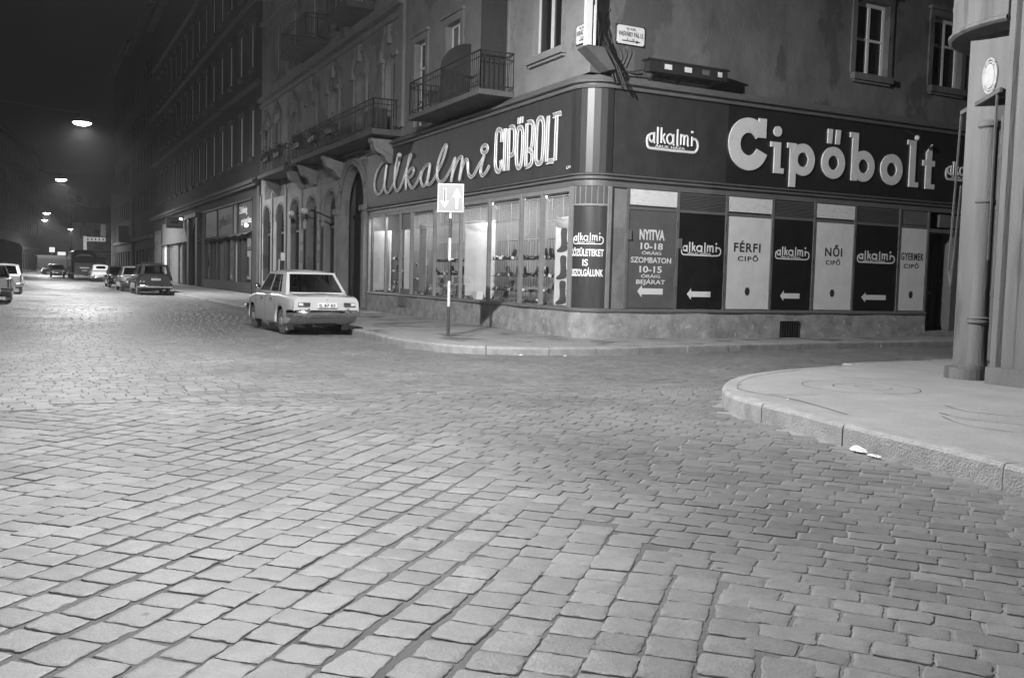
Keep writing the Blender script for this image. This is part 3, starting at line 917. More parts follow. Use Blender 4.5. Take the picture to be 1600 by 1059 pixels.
LOGO = dict(
 loop=[(40,122),(18,112),(5,90),(3,60),(12,22),(45,2),(120,0),(400,-2),(680,0),(735,8),(765,40),(768,85),(745,118),(710,128),(682,120)],
 a1=[(70,140),(42,124),(34,102),(44,76),(70,62),(96,76),(104,102),(96,126),(70,140)], a2=[(107,152),(107,62),(116,57)],
 l1=[(158,203),(158,60),(166,56)],
 k1=[(212,203),(212,58)], k2=[(262,148),(222,103)], k3=[(232,112),(272,58)],
 b1=[(345,150),(310,135),(298,105),(312,75),(345,60),(378,75),(390,105),(378,135),(345,150)], b2=[(394,152),(394,62),(406,56)],
 l2=[(455,203),(455,60),(466,56)],
 m1=[(500,152),(507,150),(507,60)], m2=[(507,128),(530,152),(556,138),(558,60)], m3=[(558,128),(585,152),(612,138),(614,70),(626,58)],
 i1=[(677,148),(677,60)])
def logo(mb, fn, a0, a1, b0, b1, lw=26, lo=24, c=.003, small=True, th=.008):
    """the looped wordmark in a box; fn(a,b,c)"""
    sx = (a1-a0)/770.; sz = (b1-b0)/215.
    T = lambda p: (a0+p[0]*sx, b0+(p[1]+8)*sz)
    for nme, P in LOGO.items():
        w = (lo if nme == 'loop' else lw)*sx
        stroke(mb, [T(p) for p in P], w, fn, c + .001*random.random(), th, k=5 if len(P) > 3 else 2)
    P = T((677, 192)); stroke(mb, [(P[0]-lw*.55*sx, P[1]), (P[0], P[1]), (P[0]+lw*.55*sx, P[1])], lw*1.2*sx, fn, c, th, k=1)
    if small:
        text(mb, 'ÁRUK HÁZA', a0+120*sx, a0+575*sx, b0+24*sz, 24*sz, fn, c-.002, .005, bold=.02)
    return mb

# ------------------------------------------------------------------ script neon sign on the left fascia
NS = thing('neon_sign', (XL-.06, 25.5, 3.85), 'dark fascia with script and block outline neon lettering over the display windows', 'shop sign')
mb = MB(); ys = [32.95, 30.4, 27.9, 25.4, 22.45, 20.0, 18.32]
for a, b in zip(ys[1:], ys[:-1]): mb.box(a+.006, b-.006, 3.85, 5.697, .0, .055, FL)
build('board', mb, 'fascia_left', NS)
SCR = [
 [(30.757,5.273),(31.114,5.289),(31.564,5.17),(31.902,4.935),(32.053,4.643),(31.969,4.389),(31.632,4.233),(31.268,4.303),(30.988,4.581),(30.85,4.94),(30.757,5.273),(30.895,4.943),(30.988,4.581),(30.897,4.322),(30.67,4.233),(30.346,4.306)],
 [(30.346,4.306),(30.035,4.509),(29.768,4.847),(29.517,5.216),(29.422,5.355),(29.569,5.416),(29.73,5.325),(29.904,5.038),(29.989,4.65),(29.954,4.377),(29.778,4.238),(29.509,4.263),(29.203,4.481)],
 [(29.203,4.481),(28.909,4.808),(28.628,5.095),(28.462,5.268),(28.597,5.258),(28.797,4.937),(28.896,4.562),(28.878,4.229),(28.896,4.555),(28.621,4.776),(28.315,4.852),(28.204,4.753),(28.417,4.6),(28.756,4.544),(28.63,4.396),(28.369,4.238),(28.064,4.274),(27.747,4.488),(27.571,4.658)],
 [(26.843,4.825),(27.153,4.821),(27.453,4.681),(27.588,4.458),(27.468,4.264),(27.265,4.212),(27.039,4.348),(26.893,4.6),(26.843,4.825),(26.937,4.604),(27.04,4.365),(26.961,4.227),(26.716,4.251)],
 [(26.716,4.251),(26.446,4.383),(26.201,4.573),(25.88,4.815),(25.649,5.093),(25.575,5.236),(25.691,5.261),(25.913,5.12),(26.166,4.858),(26.269,4.578),(26.222,4.349),(26.048,4.239),(25.75,4.248),(25.433,4.405)],
 [(25.433,4.405),(25.142,4.62),(24.95,4.828),(25.06,4.551),(25.199,4.205),(25.184,4.235),(24.966,4.552),(24.7,4.773),(24.49,4.813),(24.431,4.707),(24.529,4.427),(24.607,4.196),(24.593,4.219),(24.441,4.486),(24.214,4.695),(24.057,4.656),(24.021,4.413),(23.947,4.263),(23.762,4.194)],
 [(23.762,4.194),(23.607,4.244),(23.357,4.443),(23.083,4.62),(22.993,4.712),(23.08,4.562),(23.185,4.34),(23.143,4.214),(23.004,4.179),(22.819,4.273),(22.665,4.385)]]
def neon_letter(paths, width=.1, tr=.013):
    back = MB(); tubes = MB()
    for pts, closed in paths:
        P = smoothpath(pts, 4, closed)
        n = len(P)
        stroke(back, P, width, FL, .075, .012, k=1, closed=closed)
        for s in (-1, 1):
            Q = []
            for i, p in enumerate(P):
                if closed: a, b = P[i-1], P[(i+1) % n]
                else: a, b = P[max(i-1, 0)], P[min(i+1, n-1)]
                t = Vector((b[0]-a[0], b[1]-a[1])); t = t.normalized() if t.length > 1e-9 else Vector((1, 0))
                Q.append((p[0]-t.y*s*width*.42, p[1]+t.x*s*width*.42))
            tubes.tube([FL(a, b, .1) for a, b in Q], tr, 6, closed=closed)
    L = build('letter', back, 'neon_back', NS); build('tube', tubes, 'neon_tube', L, smooth=True)
for i, P in enumerate(SCR):
    paths = [(P, False)]
    if i == 6: paths.append(([(22.97+.19*cos(2*pi*k/10), 4.87+.1*sin(2*pi*k/10)) for k in range(10)], True))
    neon_letter(paths, .095)
BL = [[([(21.957,4.94),(21.952,5.175),(22.103,5.278),(22.259,5.199),(22.286,4.767),(22.275,4.344),(22.086,4.193),(21.953,4.315),(21.963,4.483)], False)],
 [([(21.756,5.262),(21.77,4.188)], False)],
 [([(21.534,5.24),(21.54,4.181)], False), ([(21.53,5.236),(21.315,5.241),(21.222,5.10),(21.23,4.64),(21.359,4.55),(21.52,4.563)], False)],
 [([(20.939,5.185),(21.064,5.06),(21.085,4.38),(20.94,4.19),(20.80,4.38),(20.775,5.03)], True), ([(20.994,5.432),(21.005,5.28)], False), ([(20.841,5.437),(20.855,5.286)], False)],
 [([(20.57,5.24),(20.575,4.19)], False), ([(20.56,5.243),(20.33,5.235),(20.245,5.097),(20.29,4.66),(20.427,4.575),(20.55,4.575)], False), ([(20.43,4.565),(20.275,4.5),(20.271,4.28),(20.365,4.2),(20.56,4.19)], False)],
 [([(19.896,5.27),(20.045,5.12),(20.06,4.34),(19.881,4.2),(19.735,4.35),(19.72,5.10)], True)],
 [([(19.50,5.269),(19.53,4.209)], False), ([(19.53,4.205),(19.223,4.2)], False)],
 [([(19.284,5.24),(18.931,5.245)], False), ([(19.1,5.225),(19.12,4.194)], False)]]
for paths in BL: neon_letter(paths, .12)
mb = MB()
for k, pts in enumerate(([(18.62, 4.03), (18.66, 3.98), (18.60, 3.97)], [(18.55, 4.03), (18.56, 3.97)], [(18.50, 4.03), (18.5, 3.98), (18.46, 4.03)], [(18.40, 4.04), (18.42, 3.98)])):
    stroke(mb, pts, .02, FL, .057, .004, k=3)
build('maker_mark', mb, 'white', NS)
# small white reflector lamp over the first l, with its arm
mb = MB().sphere((XL-.3, 28.99, 5.31), .085, 16, (1, 1, .8)); RL = build('sign_spotlight', mb, 'enamel', None, smooth=True, label='small round white lamp on an arm over the script lettering', cat='lamp')

# ------------------------------------------------------------------ big sign on the right fascia
BS = thing('shop_sign', (17.5, YR-.06, 3.85), 'dark fascia with huge cream lettering and two looped wordmarks over the poster boards', 'shop sign')
mb = MB(); xs = [11.55, 12.72, 13.78, 14.75, 15.8, 17.4, 18.2, 19.2, 20.3, 21.3, 22.6, 24.5]
for i, (a, b) in enumerate(zip(xs[:-1], xs[1:])):
    mb = MB().box(a+.004, b-.004, 3.85, 5.697, .0, .05+.002*(i % 2), FR); build('board', mb, ('fascia_left', 'fascia_mid', 'fascia_mid')[i] if i < 3 else 'fascia', BS)  # boards nearest the rounded corner are a lighter grey
def ring(mb, cx, cz, R, r, c0, c1, a0=0, a1=360, n=40, ex=1.0):
    full = abs(a1-a0) >= 360
    rows = []
    for k in range(n+(0 if full else 1)):
        a = radians(a0+(a1-a0)*k/n)
        o = (cx+R*ex*cos(a), cz+R*sin(a)); i = (cx+r*ex*cos(a), cz+r*sin(a))
        rows.append([FR(o[0], o[1], c0), FR(o[0], o[1], c1), FR(i[0], i[1], c1), FR(i[0], i[1], c0)])
    if full: rows.append(rows[0])
    mb.grid(rows, closed=True, cap0=not full, cap1=not full)
def bx(mb, x0, x1, z0, z1, c1, c0=.04): mb.box(x0, x1, z0, z1, c0, c1, FR)
D0 = .055; T = .095
def letter(mb, m='white_dim'): build('letter', mb, m, BS)
mb = MB(); ring(mb, 15.37, 4.815, .625, .27, D0, T, 33, 340, 48, .98); bx(mb, 15.66, 15.9, 5.0, 5.46, T-.003, D0); letter(mb)   # C
mb = MB(); ring(mb, 16.27, 5.2, .125, .001, D0, T, 0, 360, 24); bx(mb, 16.185, 16.385, 4.19, 4.94, T, D0); bx(mb, 16.06, 16.184, 4.82, 4.94, T, D0); bx(mb, 16.386, 16.5, 4.19, 4.32, T, D0); letter(mb)  # i
mb = MB(); ring(mb, 17.12, 4.58, .395, .18, D0, T); bx(mb, 16.7, 16.9, 3.89, 4.96, T-.003, D0); bx(mb, 16.6, 16.699, 4.84, 4.96, T, D0); letter(mb)   # p
mb = MB(); ring(mb, 18.155, 4.585, .4, .18, D0, T); letter(mb)
mb = MB(); mb.prism([(17.93, 5.06), (18.07, 5.06), (18.09, 5.42), (17.93, 5.42)], D0, T, FR); mb.prism([(18.2, 5.06), (18.34, 5.06), (18.37, 5.42), (18.21, 5.42)], D0, T, FR); build('accent', mb, 'white_dim', BS)
mb = MB(); ring(mb, 19.22, 4.58, .395, .18, D0, T); bx(mb, 18.8, 19.0, 4.19, 5.41, T-.003, D0); bx(mb, 18.7, 18.799, 5.28, 5.41, T, D0); letter(mb)
mb = MB(); ring(mb, 20.255, 4.57, .405, .185, D0, T); letter(mb)
mb = MB(); bx(mb, 20.93, 21.14, 4.17, 5.40, T, D0); bx(mb, 20.82, 20.929, 5.28, 5.40, T, D0); bx(mb, 21.141, 21.28, 4.17, 4.30, T, D0); letter(mb)
mb = MB(); mb.prism([(21.56, 4.16), (21.77, 4.16), (21.77, 5.36), (21.56, 5.14)], D0, T, FR); bx(mb, 21.43, 21.559, 4.77, 4.92, T-.004, D0); bx(mb, 21.771, 21.9, 4.77, 4.92, T-.004, D0); bx(mb, 21.771, 21.92, 4.16, 4.29, T, D0); letter(mb)
mb = MB(); logo(mb, FR, 12.42, 13.86, 4.46, 4.98, 27, 34, .066, True, .02); build('wordmark', mb, 'white_dim', BS)
mb = MB(); logo(mb, FR, 22.38, 23.85, 4.46, 4.98, 27, 34, .066, True, .02); build('wordmark', mb, 'white_dim', BS)
L0 = thing('sign_spotlight', FR(20.72, 5.35, .45), 'small pale spotlight on a short arm above the l of the big lettering', 'lamp')
build('lamp_head', MB().sphere(FR(20.72, 5.4, .45), .07, 12), 'enamel', L0, smooth=True)
build('arm', MB().cyl(FR(20.72, 5.66, .05), FR(20.72, 5.44, .43), .012, n=6), 'iron', L0)

# ------------------------------------------------------------------ boards under the sign
def board(i, m, label, group=None):
    a, b = Xb[i]+.042, Xb[i+1]-.042
    if i == 6: a, b = 20.8, 21.81
    t = thing('poster_board', ((a+b)/2, YR-.02, .84), label, 'poster board', group)
    build('panel', MB().box(a, b, .85, 3.075, -.015, .02, FR), m, t)
    return t, a, b
def arrow(mb, a0, a1, zc, h, hh, c=.022):
    t = a0+(a1-a0)*.17
    mb.prism([(a0, zc), (t, zc+hh), (t, zc+h), (a1, zc+h), (a1, zc-h), (t, zc-h), (t, zc-hh)], c, c+.004, FR)
t, a, b = board(0, 'panel_grey', 'grey board with opening hours and an arrow beside the rounded corner')
mb = MB(); ft = lambda a_, b_, c_: FR(a_, b_, .021+c_)
text(mb, 'NYITVA', 12.34, 13.04, 2.42, .235, ft, bold=.03)
text(mb, '10-18', 12.38, 13.0, 2.2, .15, ft, bold=.02); text(mb, 'ÓRÁIG', 12.42, 12.96, 2.08, .07, ft, bold=.012)
text(mb, 'SZOMBATON', 12.13, 13.25, 1.89, .13, ft, bold=.014)
text(mb, '10-15', 12.37, 12.99, 1.67, .15, ft, bold=.02); text(mb, 'ÓRÁIG', 12.42, 12.95, 1.55, .07, ft, bold=.012)
text(mb, 'BEJÁRAT', 12.29, 13.10, 1.405, .1, ft, bold=.014)
arrow(mb, 12.33, 13.04, 1.235, .07, .14); build('lettering', mb, 'white_dim', t)
for i, lab, col in ((1, 'black wordmark board with left arrow beside the opening hours board', 'white_dim'), (3, 'black wordmark board with left arrow between the two wider white boards', 'white_dim'),
               (5, 'black wordmark board with left arrow nearest the side door', 'white_dim')):
    t, a, b = board(i, 'panel_black', lab, 'black wordmark boards'); mb = MB()
    logo(mb, lambda p, q, r: FR(p, q, r+.02), a+.09, b-.1, 2.1, 2.42, 25, 22, .004, True, .004)
    arrow(mb, a+.3, b-.36, 1.19, .065, .13); build('lettering', mb, col, t)
for i, w1, lab, L in ((2, 'FÉRFI', 'white board for men\'s shoes with black letters and a dot', [(15.1, 15.93, 2.24, .22), (15.23, 15.87, 2.02, .115)]),
                (4, 'NŐI', 'white board for women\'s shoes with black letters and a dot', [(18.08, 18.68, 2.23, .22), (18.12, 18.62, 2.01, .115)]),
                (6, 'GYERMEK', 'narrow white board for children\'s shoes next to the side door', [(20.86, 21.74, 2.22, .2), (20.98, 21.56, 2.0, .115)])):
    t, a, b = board(i, 'panel_white', lab, 'white shoe boards'); mb = MB()
    text(mb, w1, L[0][0], L[0][1], L[0][2], L[0][3], ft, bold=.02, space=1.15); text(mb, 'CIPŐ', *L[1][:2], *L[1][2:], ft, bold=.016, space=1.2)
    mb.prism([((a+b)/2+.075*cos(2*pi*k/20), 1.28+.1*sin(2*pi*k/20)) for k in range(20)], .022, .026, FR)
    build('lettering', mb, 'ink', t)
# curved lettering on the rounded corner
CS = thing('corner_lettering', (AC[0]-.43, AC[1]-.43, 1.6), 'white painted wordmark and service notice on the rounded corner panel', 'lettering')
def FC(a, b, c=0.0):       # a: metres along the arc measured from its middle
    th = radians(225) + a/(AR+.012); r = AR+.014+c
    return Vector((AC[0]+r*cos(th), AC[1]+r*sin(th), b))
FC.curved = True
mb = MB(); logo(mb, FC, -.36, .36, 2.26, 2.52, 27, 24, .004, True, .006)
text(mb, 'KÖZÜLETEKET', -.44, .38, 2.0, .155, FC, .0, .004, bold=.035)
text(mb, 'IS', -.1, .03, 1.78, .15, FC, .0, .004, bold=.02)
text(mb, 'KISZOLGÁLUNK', -.44, .38, 1.55, .155, FC, .0, .004, bold=.035)
build('wordmark', mb, 'white', CS)
# ------------------------------------------------------------------ display contents
random.seed(33)
def poster(y0, y1, z0, z1, w, label, tilt=0.0, m='panel_white'):
    mb = MB().box(y0, y1, z0, z1, -w-.02, -w, lambda a, b, c: Vector((XL-c+tilt*(a-y0), a, b)))
    return build('backdrop_screen', mb, m, None, label=label, cat='screen', group='screens in the display windows')
poster(31.75, 32.75, .83, 3.0, .45, 'plain white display panel at the far left end of the windows', -.3)
poster(29.35, 29.98, .83, 2.95, .3, 'narrow white display panel seen through the slim recessed bay')
poster(28.0, 28.6, .95, 3.1, .3, 'grey hanging display cloth left of the road sign post', m='curtain')
poster(23.72, 24.95, .83, 3.05, .64, 'large white display panel in the middle of the shop windows', -.3)
# sock and boot display by the corner
SD = thing('stocking_display', (XL+.3, 19.5, .83), 'tall white display card with grey stocking legs next to the rounded corner', 'display card')
def FSD(a, b, c): return Vector((XL+.16+.5*(19.95-a), a-c*.5, b)) + Vector((-c, 0, 0))
build('card', MB().box(19.1, 19.68, .84, 2.95, -.02, .0, FSD), 'panel_white', SD)
def leg(y, z):
    P = [(y-.03, z+.50), (y+.11, z+.50), (y+.10, z+.2), (y+.12, z+.08), (y+.20, z+.01), (y+.19, z-.04), (y+.04, z-.03), (y-.05, z+.02), (y-.045, z+.14), (y-.03, z+.3)]
    build('leg_cutout', MB().prism(smoothpath(P, 3, True), .003, .02, FSD), 'ink_grey', SD)
for z in (2.15, 1.5, .9): leg(19.42, z); leg(19.16, z+.18 if z > 1 else z+.3)
# wire racks
def rack(y0, y1, w, zs, label, top=2.45, step=.14):
    t = thing('display_rack', (XL+w, (y0+y1)/2, .83), label, 'rack', 'wire racks in the shop windows')
    mb = MB()
    n = max(2, int((y1-y0)/step))
    for k in range(n+1): mb.cyl(FL(y0+(y1-y0)*k/n, .83, -w-.14), FL(y0+(y1-y0)*k/n, top, -w-.14), .005, n=4)
    mb.cyl(FL(y0, top, -w-.14), FL(y1, top, -w-.14), .008, n=4)
    build('wire_frame', mb, 'iron', t)
    for z in zs: build('shelf', MB().box(y0, y1, z-.012, z, -w-.16, -w+.1, FL), 'iron', t)
racks = [(30.3, 31.7, .55, (1.15, 1.55, 1.98), 'wire shoe rack behind the second window pane from the far end', 2.5),
         (25.2, 27.6, .45, (1.12, 1.5, 1.9), 'wire shoe rack just left of the road sign post', 2.45),
         (20.95, 23.5, .5, (1.12, 1.5, 1.95), 'wide wire shoe rack right of the big white panel', 2.45),
         (28.7, 29.25, .5, (1.3, 1.75), 'wire shoe rack beside the slim recessed bay', 2.3),
         (20.0, 20.6, .45, (1.12, 1.5, 1.95), 'narrow wire shoe rack beside the stocking display card', 2.45)]
for r in racks: rack(*r[:4], r[4], r[5])
PLC = ['the far left rack', 'rack left of the sign post', 'the wide rack', 'rack by the slim bay', 'narrow rack by the stocking card']
ORD = ['first', 'second', 'third', 'fourth', 'fifth', 'sixth', 'seventh', 'eighth', 'ninth', 'tenth', 'eleventh', 'twelfth', 'thirteenth', 'fourteenth', 'fifteenth', 'sixteenth', 'seventeenth', 'last']
def shelfname(zs, z): k = sorted(zs).index(z); return 'bottom' if k == 0 else ('top' if k == len(zs)-1 else 'middle')
# price cards
random.seed(77)
pc = build('price_card', MB().box(-.05, .05, -.004, .004, 0, .07), 'plate', None, label='x', cat='card', group='white price cards among the shoes')
k_ = 0
for i_, r in enumerate(racks):
    for z in r[3]+(.84,):
        for q in range(3):
            c_ = pc if k_ == 0 else pc.copy()
            if k_: COL.objects.link(c_)
            c_.location = (XL+r[2]-.09, r[0]+(r[1]-r[0])*(q+random.uniform(.2, .8))/3, z+.003); c_.rotation_euler = (0, -.2, radians(90+random.uniform(-30, 30)))
            c_['label'] = '%s white price card from left on %s level of %s' % (ORD[2-q], ('floor' if z == .84 else shelfname(r[3], z)), PLC[i_]); k_ += 1
# blinds
def blind(y0, y1, z0, z1, label):
    t = thing('window_blind', (XL+.12, (y0+y1)/2, z0), label, 'blind', 'venetian blinds in the shop windows')
    build('head_box', MB().box(y0, y1, z1-.07, z1, -.16, -.08, FL), 'window_white', t)
    mb = MB(); z = z0+.03
    while z < z1-.09:
        mb.quad(FL(y0+.02, z, -.095), FL(y1-.02, z, -.095), FL(y1-.02, z+.018, -.135), FL(y0+.02, z+.018, -.135)); z += .042
    build('slats', mb, 'frame_pale', t)
    mb = MB().box(y0+.01, y1-.01, z0, z0+.022, -.135, -.095, FL)
    for f in (.22, .62): mb.cyl(FL(y1-(y1-y0)*f, z0-.04, -.085), FL(y1-(y1-y0)*f, z1-.05, -.085), .007, n=4)
    build('bottom_rail', mb, 'window_white', t)
for a, b, z, lab in ((18.5, 19.78, 2.83, 'slatted blind half down in the window next to the rounded corner'), (19.9, 20.86, 2.42, 'slatted blind hanging lowest, second from the rounded corner'),
                  (21.0, 22.7, 2.9, 'slatted blind above the wide shoe rack'), (22.85, 24.6, 2.95, 'slatted blind above the big white panel'),
                  (24.75, 26.5, 3.0, 'slatted blind behind the square road sign'), (26.7, 28.45, 2.95, 'slatted blind above the grey hanging cloth')):
    blind(a, b, z, 3.46, lab)
# shoes
def shoe(kind, m):
    """length along local x, heel at -x"""
    mb = MB(); rows = []
    L = .25
    for k in range(13):
        t = k/12; x = -L/2 + L*t
        hw = .036*(.75+.5*sin(pi*min(1, t*1.05)**1.3))*(1 if t < .93 else .7)
        heel = {'court': .055, 'low': .02, 'boot': .03}[kind]
        zb = heel*max(0, 1-t/.62)**1.2
        zt = zb + {'court': .06 if t < .25 else (.03 if t < .6 else .042), 'low': .075 if t < .35 else (.06 if t < .6 else .042), 'boot': .24 if t < .42 else (.1 if t < .55 else .05)}[kind]*(1 if t < .95 else .6)
        rows.append([(x, hw*cos(a)*(1 if sin(a) < .2 else .8), zb+.004+(zt-zb)*(.5+.5*sin(a))) for a in [2*pi*q/10 for q in range(10)]])
    mb.grid(rows, closed=True, cap0=True, cap1=True)
    t = thing('shoe', (0, 0, 0), 'shoe', 'shoe', 'shoes shown in the display windows')
    build('upper', mb, m, t, smooth=True, angle=60)
    h = {'court': .05, 'low': .018, 'boot': .028}[kind]
    s = MB().tube([(-L/2+.03, 0, 0), (-L/2+.025, 0, h)], [.016 if kind == 'court' else .028, .026], 8).box(-.01, L/2-.01, -.028, .028, -.003, .004)
    build('heel', s, 'ink', t)
    return t
protos = [shoe('court', 'shoe_dark'), shoe('low', 'shoe_mid'), shoe('boot', 'shoe_dark'), shoe('court', 'shoe_pale'), shoe('low', 'shoe_dark')]
KN = ['dark court shoe', 'grey low shoe', 'dark ankle boot', 'pale court shoe', 'dark low shoe']
spots = []
for ri, r in enumerate(racks):
    y0, y1, w, zs = r[0], r[1], r[2], r[3]
    n = max(2, int((y1-y0)/.17))
    for z in zs:
        row = []
        for k in range(n):
            if random.random() < .08: continue
            row.append((XL+w+random.uniform(-.04, .08), y0+(y1-y0)*(k+.5)/n+random.uniform(-.03, .03), z))
        row.sort(key=lambda p: -p[1])
        for q, p in enumerate(row): spots.append((*p, '%s from left on %s shelf of %s' % (ORD[min(q, 17)], shelfname(zs, z), PLC[ri])))
for y0, y1, n, lab in ((20.0, 23.6, 16, 'on the window floor right of the big white panel'), (23.7, 24.8, 4, 'on the window floor before the big white panel'),
                  (25.0, 27.4, 13, 'on the window floor behind the sign post'), (27.6, 29.0, 6, 'on the window floor under the grey cloth'), (29.7, 32.5, 12, 'on the window floor at the far left')):
    row = [(XL+random.uniform(.22, .5), y0+(y1-y0)*(k+.5)/n+random.uniform(-.06, .06), .83) for k in range(n)]
    row.sort(key=lambda p: -p[1])
    for q, p in enumerate(row): spots.append((*p, ORD[min(q, 17)]+' from left '+lab))
used = set()
for x, y, z, lab in spots:
    k = random.choice([0, 0, 1, 2, 2, 3, 4, 4, 1])
    s = protos[k] if k not in used else copy_tree(protos[k])
    used.add(k)
    s.location = (x, y, z+.005); s.rotation_euler = (0, random.choice([0, 0, -.25]), random.uniform(0, 2*pi))
    s.location.z += .03 if s.rotation_euler.y else 0
    s['label'] = KN[k]+' '+lab
for k, p in enumerate(protos):
    if k not in used: 
        for ch in list(p.children): bpy.data.objects.remove(ch)
        bpy.data.objects.remove(p)
# dark display box and small shoe stands
build('display_box', MB().box(24.9, 25.35, .83, 1.22, -.42, -.2, FL), 'wood_dark', None, label='dark square box on the display floor left of the big white panel', cat='box')
build('display_box', MB().box(23.9, 24.2, .83, 1.05, -.4, -.2, FL), 'panel_white', None, label='small white plinth on the display floor before the big white panel', cat='box')
build('display_box', MB().box(20.1, 20.35, .83, 1.15, -.35, -.22, FL), 'panel_white', None, label='small white price card under the wide shoe rack', cat='card')

# ------------------------------------------------------------------ cable riser and plates at the corner
CR = thing('cable_riser', (XL-.1, YR-.1, 6.05), 'pale cable riser with loose cables on a wedge bracket at the building corner', 'cable duct')
mb = MB()
mb.prism([(10.52, 6.42), (10.56, 6.46), (10.98, 6.46), (11.28, 6.03), (11.12, 5.99)], .42, .05, FR)
build('bracket', mb, 'trim_dark', CR)
mb = MB(); mb.box(10.50, 10.66, YR-.42, YR-.34, 6.44, 11.5).box(10.72, 10.76, YR-.42, YR-.36, 6.44, 11.5)
build('duct', mb, 'window_white', CR)
build('tube', MB().cyl((10.98, YR-.1, 6.5), (10.98, YR-.1, 11.5), .022), 'trim', CR)
random.seed(4); mb = MB()
for k in range(9):
    x0, y0 = 10.72+random.uniform(0, .2), YR-.3+random.uniform(-.08, .15); P = []
    for j in range(22):
        z = 6.46+j*.24; P.append((x0+.05*sin(j*1.1+k)+.03*sin(j*2.7+k*2), y0+.05*cos(j*.9+k*1.7), z))
    Q = []
    for a, b in zip(P[:-1], P[1:]): Q += [Vector(a), (Vector(a)+Vector(b))/2]
    mb.tube(Q, random.choice([.014, .02, .028]), 5)
for k in range(16):
    a = Vector((10.8+random.uniform(0, .15), YR-.3, 6.95-k*.03)); P = [a+Vector((t*(.35+.02*k), .2*t-.02*k*t, -.85*t*t+random.uniform(-.015, .015))) for t in [q/7 for q in range(8)]]
    mb.tube(P, .018, 5)
build('cable', mb, 'iron', CR)
mb = MB()
P = [(11.35+.10*sin(j*.9), 6.3+.16*j) for j in range(8)]
mb.tube([FR(a, b, .02) for a, b in smoothpath(P, 3)], .016, 6)
P = [(11.05, 6.12), (11.5, 6.2), (11.95, 6.1), (12.2, 6.13)]
mb.tube([FR(a, b, .05) for a, b in smoothpath(P, 4)], .016, 6)
for j in range(3): mb.tube([FR(a, b, .02) for a, b in smoothpath([(11.6+.1*j, 6.2), (11.7+.12*j, 6.42+.05*j), (11.6+.15*j, 6.62)], 4)], .014, 5)
build('loose_cable', mb, 'trim_dark', CR)

def nameplate(fn, a0, a1, z0, z1, lines, label, c=.03, flip=False, arrow_r=True):
    t = thing('street_name_plate', fn((a0+a1)/2, z0, c), label, 'street sign')
    mb = MB(); r = .04
    P = [(a0+r, z0), (a1-r, z0), (a1, z0+r), (a1, z1-r), (a1-r, z1), (a0+r, z1), (a0, z1-r), (a0, z0+r)]
    Q = [(a0-.02, z0-.02), (a1+.02, z0-.02), (a1+.02, z1+.02), (a0-.02, z1+.02)]
    build('backing', MB().prism(Q, c-.02, c-.001, fn), 'iron', t)
    build('plate', MB().prism(P, c, c+.012, fn), 'enamel', t)
    fx = (lambda a, b, q: fn(a0+a1-a, b, c+.013+q)) if flip else (lambda a, b, q: fn(a, b, c+.013+q))
    mb = MB()
    for s, x0, x1, b, cap, bold in lines: text(mb, s, x0, x1, b, cap, fx, bold=bold)
    h = z0+.07
    mb.prism([(a0+.14, h-.012), (a1-.22, h-.012), (a1-.22, h-.035), (a1-.1, h), (a1-.22, h+.035), (a1-.22, h+.012), (a0+.14, h+.012)], .0, .003, fx)
    build('lettering', mb, 'ink', t)
nameplate(FR, 11.54, 12.27, 6.71, 7.11, [('VI. KER.', 11.78, 12.05, 7.02, .05, .01), ('VASVÁRY PÁL U.', 11.58, 12.24, 6.88, .105, .012), ('2 – 10', 11.8, 12.0, 6.80, .045, .01)],
          'enamel street name plate with right arrow on the side street wall above the cornice')
nameplate(FL, 17.92, 18.42, 6.68, 7.08, [('VI. KER.', 18.05, 18.3, 6.99, .05, .01), ('KIRÁLY U.', 17.95, 18.40, 6.86, .105, .012), ('33', 18.1, 18.25, 6.78, .045, .01)],
          'enamel street name plate partly hidden behind the cable riser', flip=True)

# box of lamps over the cornice
LB = thing('floodlight_box', (13.25, YR-.35, 6.1), 'long dark metal floodlight box with small pale panes standing on the cornice', 'lamp')
build('casing', MB().box(12.15, 14.33, 6.10, 6.34, .24, .46, FR).box(12.1, 14.38, 6.34, 6.375, .22, .48, FR), 'iron', LB)
for x, w, m in ((12.55, .2, 'milk'), (13.1, .2, 'panel_white'), (13.6, .2, 'panel_grey'), (14.05, .12, 'milk')): build('pane', MB().box(x, x+w, 6.18, 6.29, .461, .468, FR), m, LB)  # unlit panes, pale colours paint in reflections of the street lamp
mb = MB()
for x in (12.4, 13.2, 14.1): mb.cyl(FR(x, 6.1, .35), FR(x, 5.98, .05), .02, n=6)
mb.cyl(FR(12.15, 6.15, .3), FR(11.7, 6.05, .1), .016, n=6); mb.cyl(FR(14.33, 6.25, .35), FR(14.45, 6.1, .1), .016, n=6)
build('bracket', mb, 'iron', LB)

# ------------------------------------------------------------------ road sign on its striped post
PS = (8.15, 18.99)
RS = thing('road_sign', (PS[0], PS[1], .15), 'square two way traffic priority sign with arrows on a banded post at the kerb', 'road sign')
bands = [(.149, .80, 'pole_dark'), (.801, 1.36, 'pole_white'), (1.361, 1.81, 'pole_dark'), (1.811, 2.30, 'pole_white'), (2.301, 2.72, 'pole_dark'), (2.721, 2.90, 'pole_white')]
root = None
for z0, z1, m in bands:
    r = .034 if z0 < 2.3 else .032
    if m == 'pole_white': r += .0
    o = build('post_band', MB().cyl((PS[0], PS[1], z0), (PS[0], PS[1], z1), r, n=16), m, RS, smooth=True)
th = radians(-30)
def FS(a, b, c=0.0): return Vector((PS[0]+a*cos(th)+c*sin(th), PS[1]+a*sin(th)-c*cos(th), b))
build('post_cap', MB().cyl((PS[0], PS[1], 2.90), (PS[0], PS[1], 3.35), .025, n=12), 'pole_dark', RS, smooth=True)
